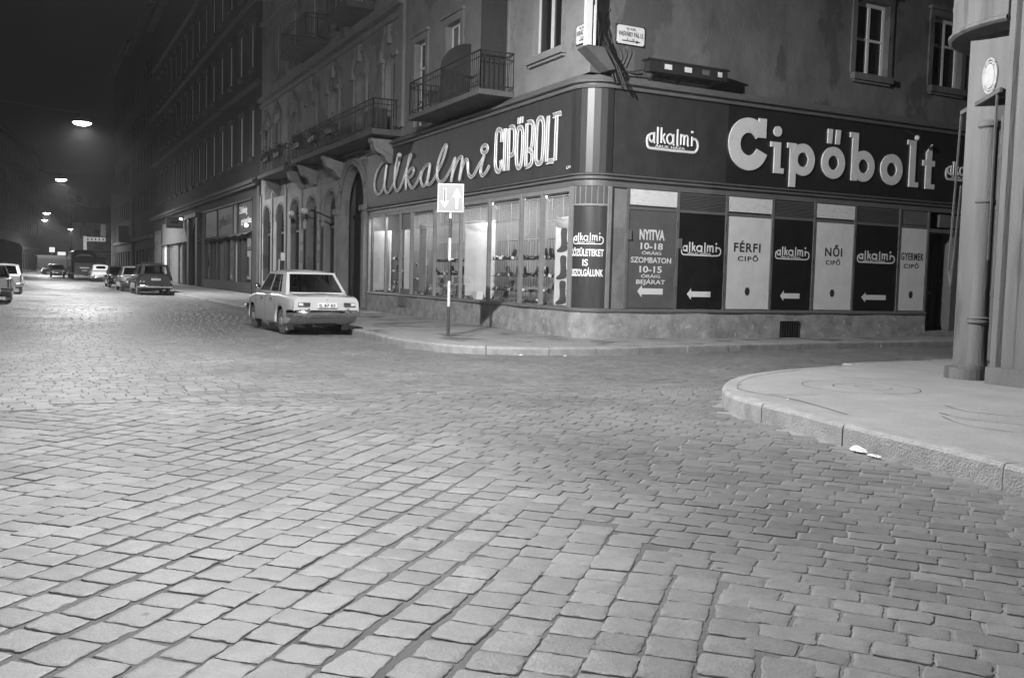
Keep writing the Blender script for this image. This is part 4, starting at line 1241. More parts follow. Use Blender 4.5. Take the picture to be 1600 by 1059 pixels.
build('plate', MB().box(-.285, .285, 2.86, 3.47, .04, .052, FS), 'sign_grey', RS)
mb = MB(); e = .018
mb.box(-.285, .285, 2.86, 2.86+e, .0525, .0545, FS).box(-.285, .285, 3.47-e, 3.47, .0525, .0545, FS)
mb.box(-.285, -.285+e, 2.86+e, 3.47-e, .0525, .0545, FS).box(.285-e, .285, 2.86+e, 3.47-e, .0525, .0545, FS)
build('border', mb, 'pole_white', RS)
mb = MB()
def varrow(mb, x, z0, z1, w, hw, hh, d=1):
    a, b = (z0, z1) if d > 0 else (z1, z0)
    s = 1 if d > 0 else -1
    mb.prism([(x-w, a), (x+w, a), (x+w, b-s*hh), (x+hw, b-s*hh*1.0), (x, b), (x-hw, b-s*hh), (x-w, b-s*hh)], .0525, .0545, FS)
varrow(mb, .135, 2.93, 3.38, .028, .10, .2, 1); build('up_arrow', mb, 'pole_white', RS)
mb = MB(); varrow(mb, -.13, 2.95, 3.37, .03, .095, .15, -1); build('down_arrow', mb, 'pole_white', RS)
mb = MB()
mb.prism([(-.13-.014, 3.36), (-.13+.014, 3.36), (-.13+.014, 3.09), (-.13-.014, 3.09)], .055, .0565, FS)
build('arrow_inlay', mb, 'ink_grey', RS)
# ------------------------------------------------------------------ corner building across the side street (right edge)
random.seed(44)
RB = thing('limestone_building', (14, 4, .2), 'pale limestone corner building with engaged column and round bay at right edge', 'building')
mb = MB()
mb.box(12.1, 40, -12, 9.32, .2, 24)
build('wall', mb, 'limestone', RB)
mb = MB()      # pilaster with flutes and its return
prof = [(12.1, 8.50), (11.80, 8.50), (11.78, 8.47), (11.78, 8.40), (11.84, 8.36), (11.84, 8.30), (11.77, 8.26)] + [p for k in range(16) for p in ((11.77, 8.14-k*.17), (11.785, 8.12-k*.17), (11.785, 8.07-k*.17), (11.77, 8.05-k*.17))] + [(11.77, 5.2), (12.1, 5.2)]
mb.grid([[(x, y, .42) for x, y in prof], [(x, y, 24) for x, y in prof]], closed=True, cap0=True, cap1=True)
build('pilaster', mb, 'limestone', RB)
mb = MB().box(11.66, 12.3, 4.9, 8.46, .17, .43)
P = [(11.98+.22*cos(a), 9.02+.30*sin(a)) for a in [pi*.5+pi*k/12 for k in range(13)]] + [(12.3, 8.72), (12.3, 9.38)]
mb.prism(P, .17, .36, lambda a, b, c: Vector((a, b, c)))
mb.prism([(12.03+.18*cos(2*pi*k/18), 8.93+.2*sin(2*pi*k/18)) for k in range(18)], .361, .41, lambda a, b, c: Vector((a, b, c)))
build('base', mb, 'limestone', RB)
mb = MB().lathe([(.15, .41), (.135, .5), (.13, .95), (.13, 1.0), (.16, 1.01), (.165, 1.035), (.145, 1.05), (.16, 1.08), (.13, 1.10), (.125, 1.2), (.12, 2.7), (.14, 2.72), (.14, 2.75), (.12, 2.78), (.118, 3.75), (.155, 3.78), (.155, 3.84), (.125, 3.86)], 24, o=(12.06, 8.90, 0))
build('column', mb, 'limestone', RB, smooth=True)
mb = MB().cyl((12.02, 8.66, .5), (12.02, 8.66, 3.9), .035, n=10)
for z in (1.4, 2.6, 3.3): mb.cyl((12.02, 8.66, z), (12.02, 8.66, z+.06), .048, n=10)
build('downpipe', mb, 'trim_dark', RB, smooth=True)
build('niche_shade', MB().box(12.085, 12.099, 8.505, 8.86, .45, 4.15), 'iron', RB)  # flat dark strip painted in for the shade between column and pilaster
# round bay
bc = (13.08, 8.72); br = 1.35
def arcb(r, a0=189, a1=60, n=26): return [(bc[0]+r*cos(radians(a0+(a1-a0)*k/n)), bc[1]+r*sin(radians(a0+(a1-a0)*k/n))) for k in range(n+1)]
mb = MB(); prof = [(-.02, 5.12), (0, 5.13), (.03, 5.15), (.03, 5.185), (.0, 5.2), (-.02, 5.22), (-.02, 5.6), (-.01, 5.62), (-.02, 5.64), (-.02, 24.0)]
rows = [[(x, y, z) for x, y in arcb(br+w)] for w, z in prof]
mb.grid(rows); P = arcb(br-.02)
mb.poly([(x, y, 5.12) for x, y in P] + [(13.75, 8.49, 5.12), (12.15, 8.49, 5.12)])
mb.quad((P[0][0], P[0][1], 5.12), (12.15, P[0][1], 5.12), (12.15, P[0][1], 24), (P[0][0], P[0][1], 24))
build('round_bay', mb, 'limestone', RB, smooth=True)
mb = MB(); rows = [[(x, y, z) for x, y in [(bc[0]+(px-bc[0])*f, bc[1]+(py-bc[1])*f) for px, py in arcb(br)]] for f, z in ((.985, 5.118), (.9, 5.09), (.6, 5.07))]
mb.grid(rows); mb.poly(rows[-1]); build('bay_corbel', mb, 'soffit_shade', RB)
# oval medallion
mb = MB()
for r, w in ((1.0, .02), (.82, .035)):
    P = [(8.97+.105*r*cos(2*pi*k/28), 4.5+.24*r*sin(2*pi*k/28), ) for k in range(28)]
    mb.tube([(12.1-.01, y, z) for y, z in P], .014*(1.2 if r == 1 else 1), 6, closed=True)
mb.prism([(8.97+.075*cos(2*pi*k/24), 4.5+.17*sin(2*pi*k/24)) for k in range(24)], 12.1, 12.075, lambda a, b, c: Vector((c, a, b)))
build('medallion', mb, 'medal', RB, smooth=True)
# metal frame of the awning case
A_ = Vector((11.74, 8.53, 4.2)); B_ = Vector((12.36, 9.61, 4.1))
AF = thing('awning_frame', (12.1, 9.0, 1.7), 'thin metal awning frame hanging in front of the engaged column', 'frame')
def bar(mb, a, b, w=.03, h=.05):
    d = (b-a).normalized(); s = d.cross(Vector((0, 0, 1))) if abs(d.z) < .9 else Vector((.86, -.5, 0)); s.normalize(); u = d.cross(s)
    rows = [[p+s*i*w+u*j*h for i, j in ((-1, -1), (1, -1), (1, 1), (-1, 1))] for p in (a, b)]
    mb.grid(rows, closed=True, cap0=True, cap1=True)
mb = MB(); bar(mb, A_, B_, .02, .03); bar(mb, B_, Vector((12.33, 9.66, 1.75)), .012, .012); bar(mb, A_+Vector((.06, .1, 0)), Vector((11.86, 8.66, 1.9)), .012, .015)
bar(mb, Vector((12.33, 9.66, 1.75)), Vector((12.2, 9.5, 1.5)), .012, .012); bar(mb, Vector((12.2, 9.5, 1.5)), Vector((12.12, 9.36, 3.0)), .01, .01)
build('bar', mb, 'trim_dark', AF)
mb = MB().poly([A_+Vector((0, 0, .03)), B_+Vector((0, 0, .03)), (12.5, 9.4, 4.1), (12.1, 8.6, 4.22)])
build('cover', mb, 'iron', AF)

# ------------------------------------------------------------------ arcaded building in the middle (left facade, y 29.4 to 51)
B2 = thing('arcaded_building', (16, 42, .15), 'ornate old building with tall round arched ground floor openings behind the parked pale sedan', 'building')
ops = [(48.7, 50.4, .9, 4.78, 'arch'), (45.8, 47.4, .9, 4.72, 'arch'), (42.85, 44.5, .9, 4.8, 'arch'), (39.9, 41.7, .16, 4.72, 'arch'), (37.0, 38.7, .9, 4.78, 'arch'), (33.3, 36.4, .16, 5.5, 'arch')]
up = []
for y in (30.3, 33.6, 37.0, 40.3, 43.7, 47.0, 49.3):
    up.append((y, y+1.05, 6.35, 8.9, 'arch') if y != 49.3 else (y, y+.9, 6.35, 8.8))
for z in (11.1, 15.4, 19.6): up += [(y, y+1.05, z, z+2.5) for y in (30.3, 33.6, 37.0, 40.3, 43.7, 47.0)]
mb = MB(); wall(mb, FL, 33.0, 51.0, .15, 6.0, ops, .35); wall(mb, FL, 29.4, 51.0, 6.0, 23.0, up, .3)
mb.quad((XL, 51, .15), (28, 51, .15), (28, 51, 23), (XL, 51, 23)); mb.quad((XL, 29.4, 23), (28, 29.4, 23), (28, 51, 23), (XL, 51, 23))
mb.quad((28, 29.4, .15), (28, 51, .15), (28, 51, 23), (28, 29.4, 23))
mb.quad((XL, 33.0, .15), (XL+3, 33, .15), (XL+3, 33, 6), (XL, 33, 6))
mb.box(33.0, 51, .1, 6.0, -.8, -.7, FL)
build('wall', mb, 'plaster', B2)
build('roof', MB().box(XL-.6, 28, 29.41, 50.9, 22.6, 23.05), 'plaster_dark', B2)
def archwindow(parent, o, zt=3.35):
    a, b, c, d = o[:4]; r = (b-a)/2; mb = MB(); w0, w1 = -.3, -.25
    mb.box(a, a+.06, c, d-r, w0, w1, FL).box(b-.06, b, c, d-r, w0, w1, FL).box(a+.06, b-.06, zt-.05, zt+.05, w0, w1+.02, FL).box(a+.06, b-.06, c, c+.25, w0, w1, FL)
    cy = (a+b)/2
    mb.tube([FL(cy-(r-.03)*cos(pi*k/16), d-r+(r-.03)*sin(pi*k/16), -.27) for k in range(17)], .035, 6)
    for k in range(1, 5):
        y = a+(b-a)*k/5; h = sqrt(max(0, r*r-(y-cy)**2)); mb.box(y-.012, y+.012, zt+.05, d-r+h-.02, w0+.01, w1-.01, FL)
    z = zt+.25
    while z < d-.15:
        h = r if z < d-r else sqrt(max(0, r*r-(z-d+r)**2)); mb.box(cy-h+.05, cy+h-.05, z-.012, z+.012, w0+.012, w1-.012, FL); z += .24
    mb.box(cy-.03, cy+.03, c+.25, zt-.05, w0, w1, FL)
    w = build('window', mb, 'trim_dark', parent)
    g = MB().poly([FL(a, c, -.29), FL(b, c, -.29)] + [FL(cy+r*cos(pi*k/14), d-r+r*sin(pi*k/14), -.29) for k in range(15)])
    build('pane', g, 'pane_dark', w)
for i, o in enumerate(ops):
    if i in (0, 1, 2, 4): archwindow(B2, o)
# doors
for o, nm in ((ops[3], 'door'), (ops[5], 'gate')):
    a, b, c, d = o[:4]; mb = MB(); n = 4
    for k in range(n):
        y0 = a+(b-a)*k/n+.02; y1 = a+(b-a)*(k+1)/n-.02
        mb.box(y0, y1, c, 3.6, -.6, -.56, FL)
    mb.box(a, b, 3.6, 3.75, -.6, -.5, FL).box(a, b, 3.76, d, -.62, -.6, FL)
    dr = build(nm, mb, 'wood_dark', B2); build('handle', MB().sphere(FL((a+b)/2, 1.25, -.53), .04), 'dull_chrome', dr)
# gate surround: pilasters with caps, arch moulding
mb = MB()
for y in (33.05, 36.45): mb.box(y-.05, y+.28 if y > 36 else y+.24, .2, 3.75, .002, .16, FL); mb.box(y-.12, y+.33, 3.76, 3.95, .0, .24, FL)
for rr, w in ((1.66, .1), (1.84, .06)):
    P = [(34.85-rr*cos(pi*k/24), 3.96+rr*.995*sin(pi*k/24)) for k in range(25)]
    mb.tube([FL(y, z, w*.5) for y, z in P], .07, 8)
for o in ops[:5]:
    cy, r, d = (o[0]+o[1])/2, (o[1]-o[0])/2+.09, o[3]
    mb.tube([FL(cy-r*cos(pi*k/18), d-r+.09+r*sin(pi*k/18), .01) for k in range(19)], .05, 6)
for y in (32.99, 39.3, 42.3, 45.2, 48.1, 50.7): mb.box(y, y+.3 if y > 33 else y+.04, .2, 5.4, .001, .07, FL)
build('stucco_moulding', mb, 'trim', B2, smooth=True)
# upper windows, hoods and consoles
for o in up:
    if o[2] < 7:
        mb = MB(); a, b, c, d = o[:4]
        mb.box(a, a+.08, c, d, -.28, -.22, FL).box(b-.08, b, c, d, -.28, -.22, FL).box((a+b)/2-.04, (a+b)/2+.04, c, d, -.28, -.21, FL)
        w = build('window', mb, 'trim', B2); build('pane', MB().quad(FL(a, c, -.27), FL(b, c, -.27), FL(b, d, -.27), FL(a, d, -.27)), 'pane_dark', w)
        mb = MB(); cy = (a+b)/2
        for rr in (.86, 1.0):
            mb.tube([FL(cy-rr*cos(pi*k/16), d-.15+rr*sin(pi*k/16), .04) for k in range(17)], .045, 6)
        mb.box(a-.38, a-.1, c, d-.2, .001, .08, FL).box(b+.1, b+.38, c, d-.2, .001, .08, FL)
        mb.box(a-.42, a-.06, d-.19, d-.05, .0, .16, FL).box(b+.06, b+.42, d-.19, d-.05, .0, .16, FL)
        mb.prism([(cy-.1, d+.35), (cy+.1, d+.35), (cy+.14, d+.95), (cy-.14, d+.95)], .0, .16, FL)
        build('window_hood', mb, 'trim', w, smooth=True)
    else: window(B2, FL, *o[:4], .16, .07, 1, .68, sill=.12, surround=.16)
mb = MB()
for z, w in ((9.95, .12), (10.25, .25), (14.2, .15), (18.6, .15)): mb.box(29.45, 50.95, z, z+.18, .001, w, FL)
mb.box(29.42, 29.9, 6.3, 22.5, .001, .1, FL)
build('string_course', mb, 'trim', B2)
bl = balcony(B2, FL, 29.7, 40.4, 6.2, 1.0, .18, .98, .14)
bl2 = balcony(B2, FL, 41.7, 47.2, 6.1, 1.0, .18, .95, .14)
balcony(B2, FL, 38.4, 42.6, 11.0, 1.0, .2, .95, .2); balcony(B2, FL, 32.6, 35.4, 11.0, 1.0, .2, .95, .2)
def console(y, zt=6.0, h=.85, w=.8):
    P = [(0.0, zt), (w, zt), (w, zt-.15), (w*.93, zt-.17), (w*.9, zt-.3), (w*.84, zt-.42), (w*.7, zt-.5), (w*.52, zt-.54), (w*.42, zt-.62), (w*.36, zt-.72), (w*.25, zt-.8), (0.0, zt-h)]
    m_ = MB().prism(P, y-.19, y+.19, lambda a, b, c: FL(c, b, a))
    return m_.prism([(0.0, zt-.02), (w*.8, zt-.02), (w*.8, zt-.3), (0.0, zt-.6)], y-.23, y+.23, lambda a, b, c: FL(c, b, a))
for y in (30.5, 36.3, 40.0, 42.1, 46.8): build('console', console(y), 'trim', B2)
mb = MB()
for a, b in ((37.1, 42.8), (45.3, 50.0), (33.0, 36.4)):
    y = a
    while y < b: mb.box(y, y+.1, 5.15 if a > 36.5 else 5.62, 5.9, .001, .04, FL); y += .21
    mb.box(a-.05, b+.05, 5.92, 5.99, .001, .1, FL)
build('fluted_frieze', mb, 'trim', B2)
# things hanging on it
random.seed(8)
for (a, b, lab) in ((30.1, 31.2, 'dark wooden crate on the balcony floor above the gate'),):
    build('storage_box', MB().box(a, b, 6.21, 6.95, .35, .75, FL), 'wood_dark', None, label=lab, cat='box')
for y, lab in ((34.6, 'dark potted plant on the long balcony above the arches'), (37.0, 'trailing dark plant on the far half of the long balcony'), (39.4, 'dark balcony plant at the far end of the long balcony'), (43.0, 'dark bushy plants on the near end of the far balcony'), (45.2, 'dark bushy plants in the middle of the far balcony')):
    t = thing('potted_plant', FL(y, 6.2, .9), lab, 'plant', 'plants on the balconies')
    build('pot', MB().box(y-.5, y+.5, 6.6, 6.8, .88, 1.08, FL), 'iron', t)
    mb = MB()
    for k in range(420):
        c = FL(y+random.gauss(0, .38), 6.85+random.gauss(0, .16), .95+random.gauss(0, .13)); d = Vector((random.gauss(0, 1), random.gauss(0, 1), random.gauss(0, 1))).normalized()*.045; e = Vector((random.gauss(0, 1), random.gauss(0, 1), random.gauss(0, 1))).normalized()*.03
        mb.quad(c-d, c+e, c+d, c-e)
    build('leaves', mb, 'foliage', t)
for y, lab in ((42.6, 'small globe lamp on the wall left of the dark arched doorway'), (40.3, 'larger globe lamp on the wall right of the dark arched doorway')):
    t = thing('wall_lamp', FL(y, 4.0, .4), lab, 'lamp', 'globe lamps by the arched doorway')
    build('globe', MB().sphere(FL(y, 4.08, .42), .15 if y < 41 else .13, 14), 'enamel', t, smooth=True)
    build('arm', MB().cyl(FL(y-.1, 4.05, 0), FL(y, 4.08, .3), .025, n=6), 'iron', t)
t = thing('wall_bracket', FL(38.0, 3.7, .3), 'dark bent iron bracket in front of the fifth arched window', 'bracket')
build('arm', MB().tube([FL(37.3, 3.6, .02), FL(37.6, 3.8, .4), FL(38.1, 4.0, .75)], .03, 6), 'iron', t)
for y, lab in ((42.05, 'tall notice strip with pictures left of the dark arched doorway'), (39.25, 'tall notice strip with pictures right of the dark arched doorway')):
    t = thing('notice_board', FL(y, 1.3, .1), lab, 'notice board', 'notice strips by the arched doorway')
    build('board', MB().box(y-.3, y+.3, 1.2, 3.4, .072, .1, FL), 'ink_grey', t)
    for k, (z, h) in enumerate(((1.5, .35), (1.95, .3), (2.4, .25), (2.8, .4))): build('notice', MB().box(y-.16, y+.14, z, z+h, .101, .106, FL), ('trim', 'limestone', 'plaster', 'trim')[k], t)
t = thing('wall_notice', FL(43.2, 1.3, -.2), 'pale paper poster low behind the third arched window', 'poster')
build('sheet', MB().box(43.1, 43.5, 1.2, 2.3, -.24, -.235, FL), 'limestone', t)
# small box on a post beyond the pale car
t = thing('parking_sign', (8.0, 34.3, .15), 'small box sign on a slim pole beyond the pale sedan', 'sign')
build('pole', MB().cyl((8.0, 34.3, .15), (8.0, 34.3, 1.9), .03, n=8), 'pole_white', t)
build('box', MB().box(8.03, 8.17, 34.2, 34.4, 1.5, 2.15), 'iron', t)
build('light_panel', MB().box(8.025, 8.175, 34.19, 34.21, 1.85, 2.14), 'milk', t)

# ------------------------------------------------------------------ third building: greengrocer, portal and lit shop
B3 = thing('long_tenement', (18, 76, .15), 'long dark tenement with two rows of tall pale framed windows above small shops', 'building')
o1 = [(56.3+3.1*k-.45-3.1, 56.3+3.1*k+.5-3.1, 7.65, 10.25) for k in range(15)]
o2 = [(53.45+3.1*k-.45, 53.45+3.1*k+.5, 12.5, 14.95) for k in range(15)]
o3 = [(53.45+3.1*k-.45, 53.45+3.1*k+.5, 17.0, 19.4) for k in range(15)]
gops = [(53.2, 69.6, .2, 5.5), (72.2, 75.2, .2, 4.9, 'arch'), (77.4, 93.2, .2, 5.45), (94.6, 100.2, .2, 5.0)]
mb = MB(); wall(mb, FL, 51.0, 101.0, .15, 6.2, gops, .25); wall(mb, FL, 51.0, 101.0, 6.2, 25.0, o1+o2+o3, .25)
mb.quad((XL, 101, .15), (28, 101, .15), (28, 101, 25), (XL, 101, 25)); mb.quad((XL, 51, 22), (28, 51, 22), (28, 51, 25), (XL, 51, 25)); mb.quad((XL, 51, 25), (28, 51, 25), (28, 101, 25), (XL, 101, 25))
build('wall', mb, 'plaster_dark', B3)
build('roof', MB().box(XL-.8, 28, 51.05, 100.9, 24.6, 25.1).box(XL+.5, 27, 52, 100, 25.11, 27.0), 'plaster_dark', B3)
mb = MB()
mb.box(51.1, 100.9, 6.15, 6.3, .0, .45, FL).box(51.1, 100.9, 6.0, 6.149, .0, .3, FL).box(51.1, 100.9, 6.301, 6.42, .0, .3, FL)
for z in (11.4, 16.0, 20.6): mb.box(51.1, 100.9, z, z+.16, .0, .22, FL)
mb.box(51.02, 51.6, .2, 6.0, .0, .1, FL)
build('cornice', mb, 'trim_dark', B3)
for o in o1+o2+o3: window(B3, FL, *o, .06, .09, 1, .72, sill=.1, surround=.14, sm='trim_dark', m='window_white', pane='pane')
mb = MB().box(51.5, 100.5, 6.5, 20, -.9, -.85, FL); build('inner_wall', mb, 'curtain', B3)
# greengrocer
SH = thing('greengrocer_front', (XL, 61.4, .2), 'dark wooden greengrocer shop front with painted letters on two glass panels above', 'shop front')
mb = MB()
for y in (53.3, 55.9, 57.3, 58.6, 61.2, 61.9, 64.4, 65.8, 67.2, 69.5): mb.box(y-.1, y+.1, .25, 3.3, -.2, .02, FL)
mb.box(53.2, 69.6, .2, .75, -.2, .03, FL).box(53.2, 69.6, 3.3, 3.62, -.2, .08, FL).box(53.2, 69.6, 5.38, 5.5, -.2, .05, FL)
for y in (53.3, 57.6, 58.9, 64.5, 69.5): mb.box(y-.07, y+.07, 3.62, 5.38, -.15, .02, FL)
build('frame', mb, 'wood_dark', SH)
mb = MB(); 
for k in range(33):
    y = 53.2+k*.5
    mb.quad(FL(y, 3.62, .06), FL(y+.5, 3.62, .06), FL(y+.5, 3.42+.05*sin(k*1.3+1), .42), FL(y, 3.42+.05*sin(k*1.3), .42))
build('awning', mb, 'trim_dark', SH)
for a, b, m in ((53.4, 57.5, 'fascia_left'), (59.0, 64.4, 'fascia_left'), (64.6, 69.4, 'fascia_left')): build('sign_glass', MB().box(a, b, 3.66, 5.36, -.1, -.07, FL), m, SH)
build('sign_strip', MB().box(57.7, 58.85, 3.66, 5.36, -.1, -.05, FL), 'plaster_mid', SH)
g_ = lambda a, b, c: FL(-a, b, -.06+c)
mb = MB(); text(mb, 'Zöldség', -57.2, -54.9, 4.75, .40, g_, th=.01, bold=.02); text(mb, 'gyümölcs', -56.6, -53.7, 4.15, .34, g_, th=.01, bold=.02); build('lettering', mb, 'white_dim', SH)
mb = MB(); text(mb, 'gyümölcs', -63.9, -59.4, 4.3, .6, g_, th=.01, bold=.02); build('lettering', mb, 'limestone', SH)
for a, b, m in ((53.4, 55.8, 'pane'), (57.4, 58.5, 'curtain'), (58.7, 61.1, 'pane_dark'), (62.0, 64.3, 'wood_dark'), (65.9, 67.1, 'pane_dark'), (67.3, 69.4, 'pane')):
    build('shop_pane', MB().quad(FL(a, .76, -.12), FL(b, .76, -.12), FL(b, 3.29, -.12), FL(a, 3.29, -.12)), m if m != 'lit_soft' else 'curtain', SH)
build('backing', MB().box(53.2, 69.6, .2, 5.5, -.9, -.8, FL), 'trim_dark', SH)
t = thing('shop_lamp', FL(53.4, 3.9, .3), 'small bright bulb at the lower right corner of the greengrocer sign', 'lamp')
build('bulb', MB().sphere(FL(53.6, 3.95, .25), .10, 12), 'lit_small', t, smooth=True); build('arm', MB().cyl(FL(53.6, 3.9, 0), FL(53.6, 3.94, .16), .02, n=6), 'iron', t)
# portal
mb = MB().box(71.2, 72.1, .2, 5.2, .0, .25, FL).box(75.3, 76.2, .2, 5.2, .0, .25, FL).box(71.0, 76.4, 5.2, 5.5, .0, .4, FL)
build('portal', mb, 'wood_dark', B3); build('door', MB().box(72.2, 75.2, .2, 4.9, -.4, -.3, FL), 'wood_dark', B3)
# lit shop
SH2 = thing('lit_shop_front', (XL, 85.3, .2), 'pale boarded shop front with a lit entrance beyond the dark portal', 'shop front')
mb = MB().box(77.4, 93.2, 3.55, 5.45, -.2, .04, FL)
for y in (77.5, 79.9, 80.6, 82.6, 86.0, 87.6, 90.0, 93.1): mb.box(y-.1, y+.1, .2, 3.5, -.2, .05, FL)
mb.box(82.6, 86.0, .2, 3.5, -.2, .02, FL).box(77.4, 93.2, 3.5, 3.549, -.2, .3, FL)
build('frame', mb, 'trim', SH2)
for a, b, m in ((77.6, 79.8, 'pane_dark'), (80.7, 82.5, 'curtain'), (86.1, 87.5, 'lit_soft'), (87.7, 89.9, 'pane_dark'), (90.1, 93.0, 'lit_soft')):
    build('shop_pane', MB().box(a, b, .25, 3.45, -.15, -.12, FL), m, SH2)
t = thing('hanging_sign', FL(80.0, 4.6, .3), 'rectangular sign box projecting over the pavement by the lit shop', 'shop sign')
build('box', MB().box(78.9, 79.05, 4.6, 5.5, .15, 1.45, FL), 'trim', t); build('border', MB().box(78.88, 78.9, 4.7, 4.78, .2, 1.4, FL).box(78.88, 78.9, 5.3, 5.38, .2, 1.4, FL).box(78.88, 78.9, 4.95, 5.2, .5, 1.1, FL), 'ink_grey', t)
t = thing('shop_lamp', FL(78, 5.3, .6), 'small bright lamp on a bar above the lit shop front', 'lamp')
build('bulb', MB().sphere(FL(76.9, 5.25, .6), .12, 12, (1, 1.6, .6)), 'lit_small', t, smooth=True); build('bar', MB().cyl(FL(77.5, 5.5, .05), FL(76.9, 5.3, .6), .03, n=6), 'iron', t)
mb = MB()
for k in range(5): mb.box(94.7+k*1.1, 95.6+k*1.1, .25, 3.6, -.1, .0, FL)
mb.box(94.6, 100.2, 3.6, 5.0, -.12, -.02, FL)
for k in range(4):
    cy = 95.4+k*1.3; mb.tube([FL(cy-.28*cos(2*pi*q/12), 4.3+.5*sin(2*pi*q/12), .0) for q in range(12)], .05, 5, closed=True)
build('carved_panelling', mb, 'trim', B3)

# ------------------------------------------------------------------ far buildings
def block(name, label, y0, y1, h, m, fn=FL, rows=4, z0=7.4, dz=4.4, pitch=3.2, depth=18, group=None, wm='trim', lit=()):
    t = thing(name, fn((y0+y1)/2, .15, -5), label, 'building', group)
    ops = []
    for r in range(rows):
        y = y0+1.2
        while y+1.1 < y1-.6:
            z = z0+r*dz
            if z+2.6 < h-.8: ops.append((y, y+1.05, z, z+2.4))
            y += pitch
    gr = []; y = y0+1.0
    while y+2.3 < y1-.5: gr.append((y, y+2.1, .5, 3.4)); y += 3.6
    mb = MB(); wall(mb, fn, y0, y1, .15, h, ops+gr, .25)
    for a in (y0, y1): mb.quad(fn(a, .15, 0), fn(a, .15, -depth), fn(a, h, -depth), fn(a, h, 0))
    build('wall', mb, m, t)
    rf = MB().box(y0-.05, y1+.05, h-.35, h+.02, -depth, .6, fn)
    rf.grid([[fn(y0, h+.03, .3), fn(y0, h+3.2, -depth*.45), fn(y0, h+.03, -depth)], [fn(y1, h+.03, .3), fn(y1, h+3.2, -depth*.45), fn(y1, h+.03, -depth)]], closed=True, cap0=True, cap1=True)
    rf2 = build('roof', rf, 'plaster_dark', t)
    y = y0+3
    while y < y1-3:
        build('chimney', MB().box(y, y+1.1, h+.5, h+random.uniform(3, 5), -depth*.3-.8, -depth*.3, fn), 'plaster_dark', rf2); y += random.uniform(8, 15)
    mb = MB().box(y0+.1, y1-.1, 4.4, 4.8, .0, .35, fn)
    build('cornice', mb, 'trim_dark', t)
    n = 0
    for o in ops[:95]:
        mb = MB(); a, b, c, d = o
        mb.box(a, a+.1, c, d, -.2, -.12, fn).box(b-.1, b, c, d, -.2, -.12, fn).box((a+b)/2-.05, (a+b)/2+.05, c, d, -.2, -.1, fn).box(a, b, d-.1, d, -.2, -.12, fn)
        w = build('window', mb, wm, t); build('pane', MB().quad(fn(a, c, -.19), fn(b, c, -.19), fn(b, d, -.19), fn(a, d, -.19)), 'lit_soft' if n in lit else 'pane_dark', w); n += 1
    for k, o in enumerate(gr):
        a, b, c, d = o; build('shop_window', MB().quad(fn(a, c, -.2), fn(b, c, -.2), fn(b, d, -.2), fn(a, d, -.2)), 'pane_dark', t)
    return t
random.seed(3)
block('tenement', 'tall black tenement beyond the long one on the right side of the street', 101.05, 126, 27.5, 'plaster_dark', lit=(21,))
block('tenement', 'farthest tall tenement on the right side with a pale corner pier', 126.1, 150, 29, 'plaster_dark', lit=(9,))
build('corner_pier', MB().box(149.3, 150.1, .2, 12, .02, .5, FL), 'limestone', None, label='pale corner pier at the far end of the right hand row of houses', cat='pier')
t = thing('projecting_sign', FL(124, 4.3, .5), 'pale box sign projecting from the far tenement above the white rounded car', 'shop sign')
build('box', MB().box(124, 124.3, 4.4, 6.4, .3, 1.5, FL), 'limestone', t); build('bracket', MB().box(124.1, 124.2, 5, 5.1, 0, .3, FL), 'iron', t)
build('downpipe', MB().cyl(FL(121.5, .2, .15), FL(121.5, 9.0, .15), .12, n=8), 'limestone', None, label='thick pale pipe running down the far tenement by the box sign', cat='pipe')
def FLW(y, z, w=0.0): return Vector((-6.4+w, y, z))
block('tenement', 'dark tenement on the left side of the street seen beyond the two left cars', 60, 118, 23, 'plaster', FLW)
block('tenement', 'dark tenement on the left side where the street starts to bend', 118.2, 172, 25, 'plaster', FLW, lit=(7,))
def bentfn(p, q):
    p = Vector(p); q = Vector(q); d = (q-p); L = d.length; d.normalize(); n = Vector((d.y, -d.x))
    return (lambda a, z, w=0.0: Vector((p.x+d.x*a+n.x*w, p.y+d.y*a+n.y*w, z))), L
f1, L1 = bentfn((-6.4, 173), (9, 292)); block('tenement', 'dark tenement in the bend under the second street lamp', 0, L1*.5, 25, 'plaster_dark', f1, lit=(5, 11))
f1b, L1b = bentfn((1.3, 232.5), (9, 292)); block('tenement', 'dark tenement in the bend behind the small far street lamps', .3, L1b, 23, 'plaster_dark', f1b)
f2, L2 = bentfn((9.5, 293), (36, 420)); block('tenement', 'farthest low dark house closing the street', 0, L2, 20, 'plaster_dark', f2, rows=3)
# house closing the view on the right beyond the row
def FE(x, z, w=0.0): return Vector((x, 236-w, z))
block('tenement', 'low house closing the view behind the coach with lit signs', 8.5, 40, 11.5, 'plaster', FE, rows=1, depth=10)
# lit signs at the far end
def litsign(x, y, z, w, h, label, strips=0, m='lit_sign'):
    t = thing('lit_sign', (x, y, z), label, 'sign')
    build('face', MB().box(x-w/2, x+w/2, y-.1, y+.1, z, z+h), m, t)
    if strips:
        mb = MB()
        for k in range(strips): mb.box(x-w/2+w*(k+.2)/strips, x-w/2+w*(k+.55)/strips, y-.13, y-.101, z+h*.25, z+h*.7)
        build('lettering', mb, 'ink', t)
    build('support', MB().box(x-.1, x+.1, y+.101, y+.3, z-.5, z+h), 'iron', t)
litsign(11.1, 200, 6.15, 3.4, .8, 'long lit sign with blocky dark letters above the coach', 5)
litsign(12.6, 203, 7.2, .9, 2.4, 'upright lit sign stacked above the long lit sign', 0, 'panel_white')
litsign(8.7, 190, 4.0, .55, 2.8, 'pale lit column left of the coach top', 0)
litsign(2.7, 158, 3.3, .75, .75, 'small square lit sign behind the lorry across the street end', 0)
litsign(4.0, 158, 2.9, 1.1, .5, 'small wide lit sign behind the lorry across the street end', 0)
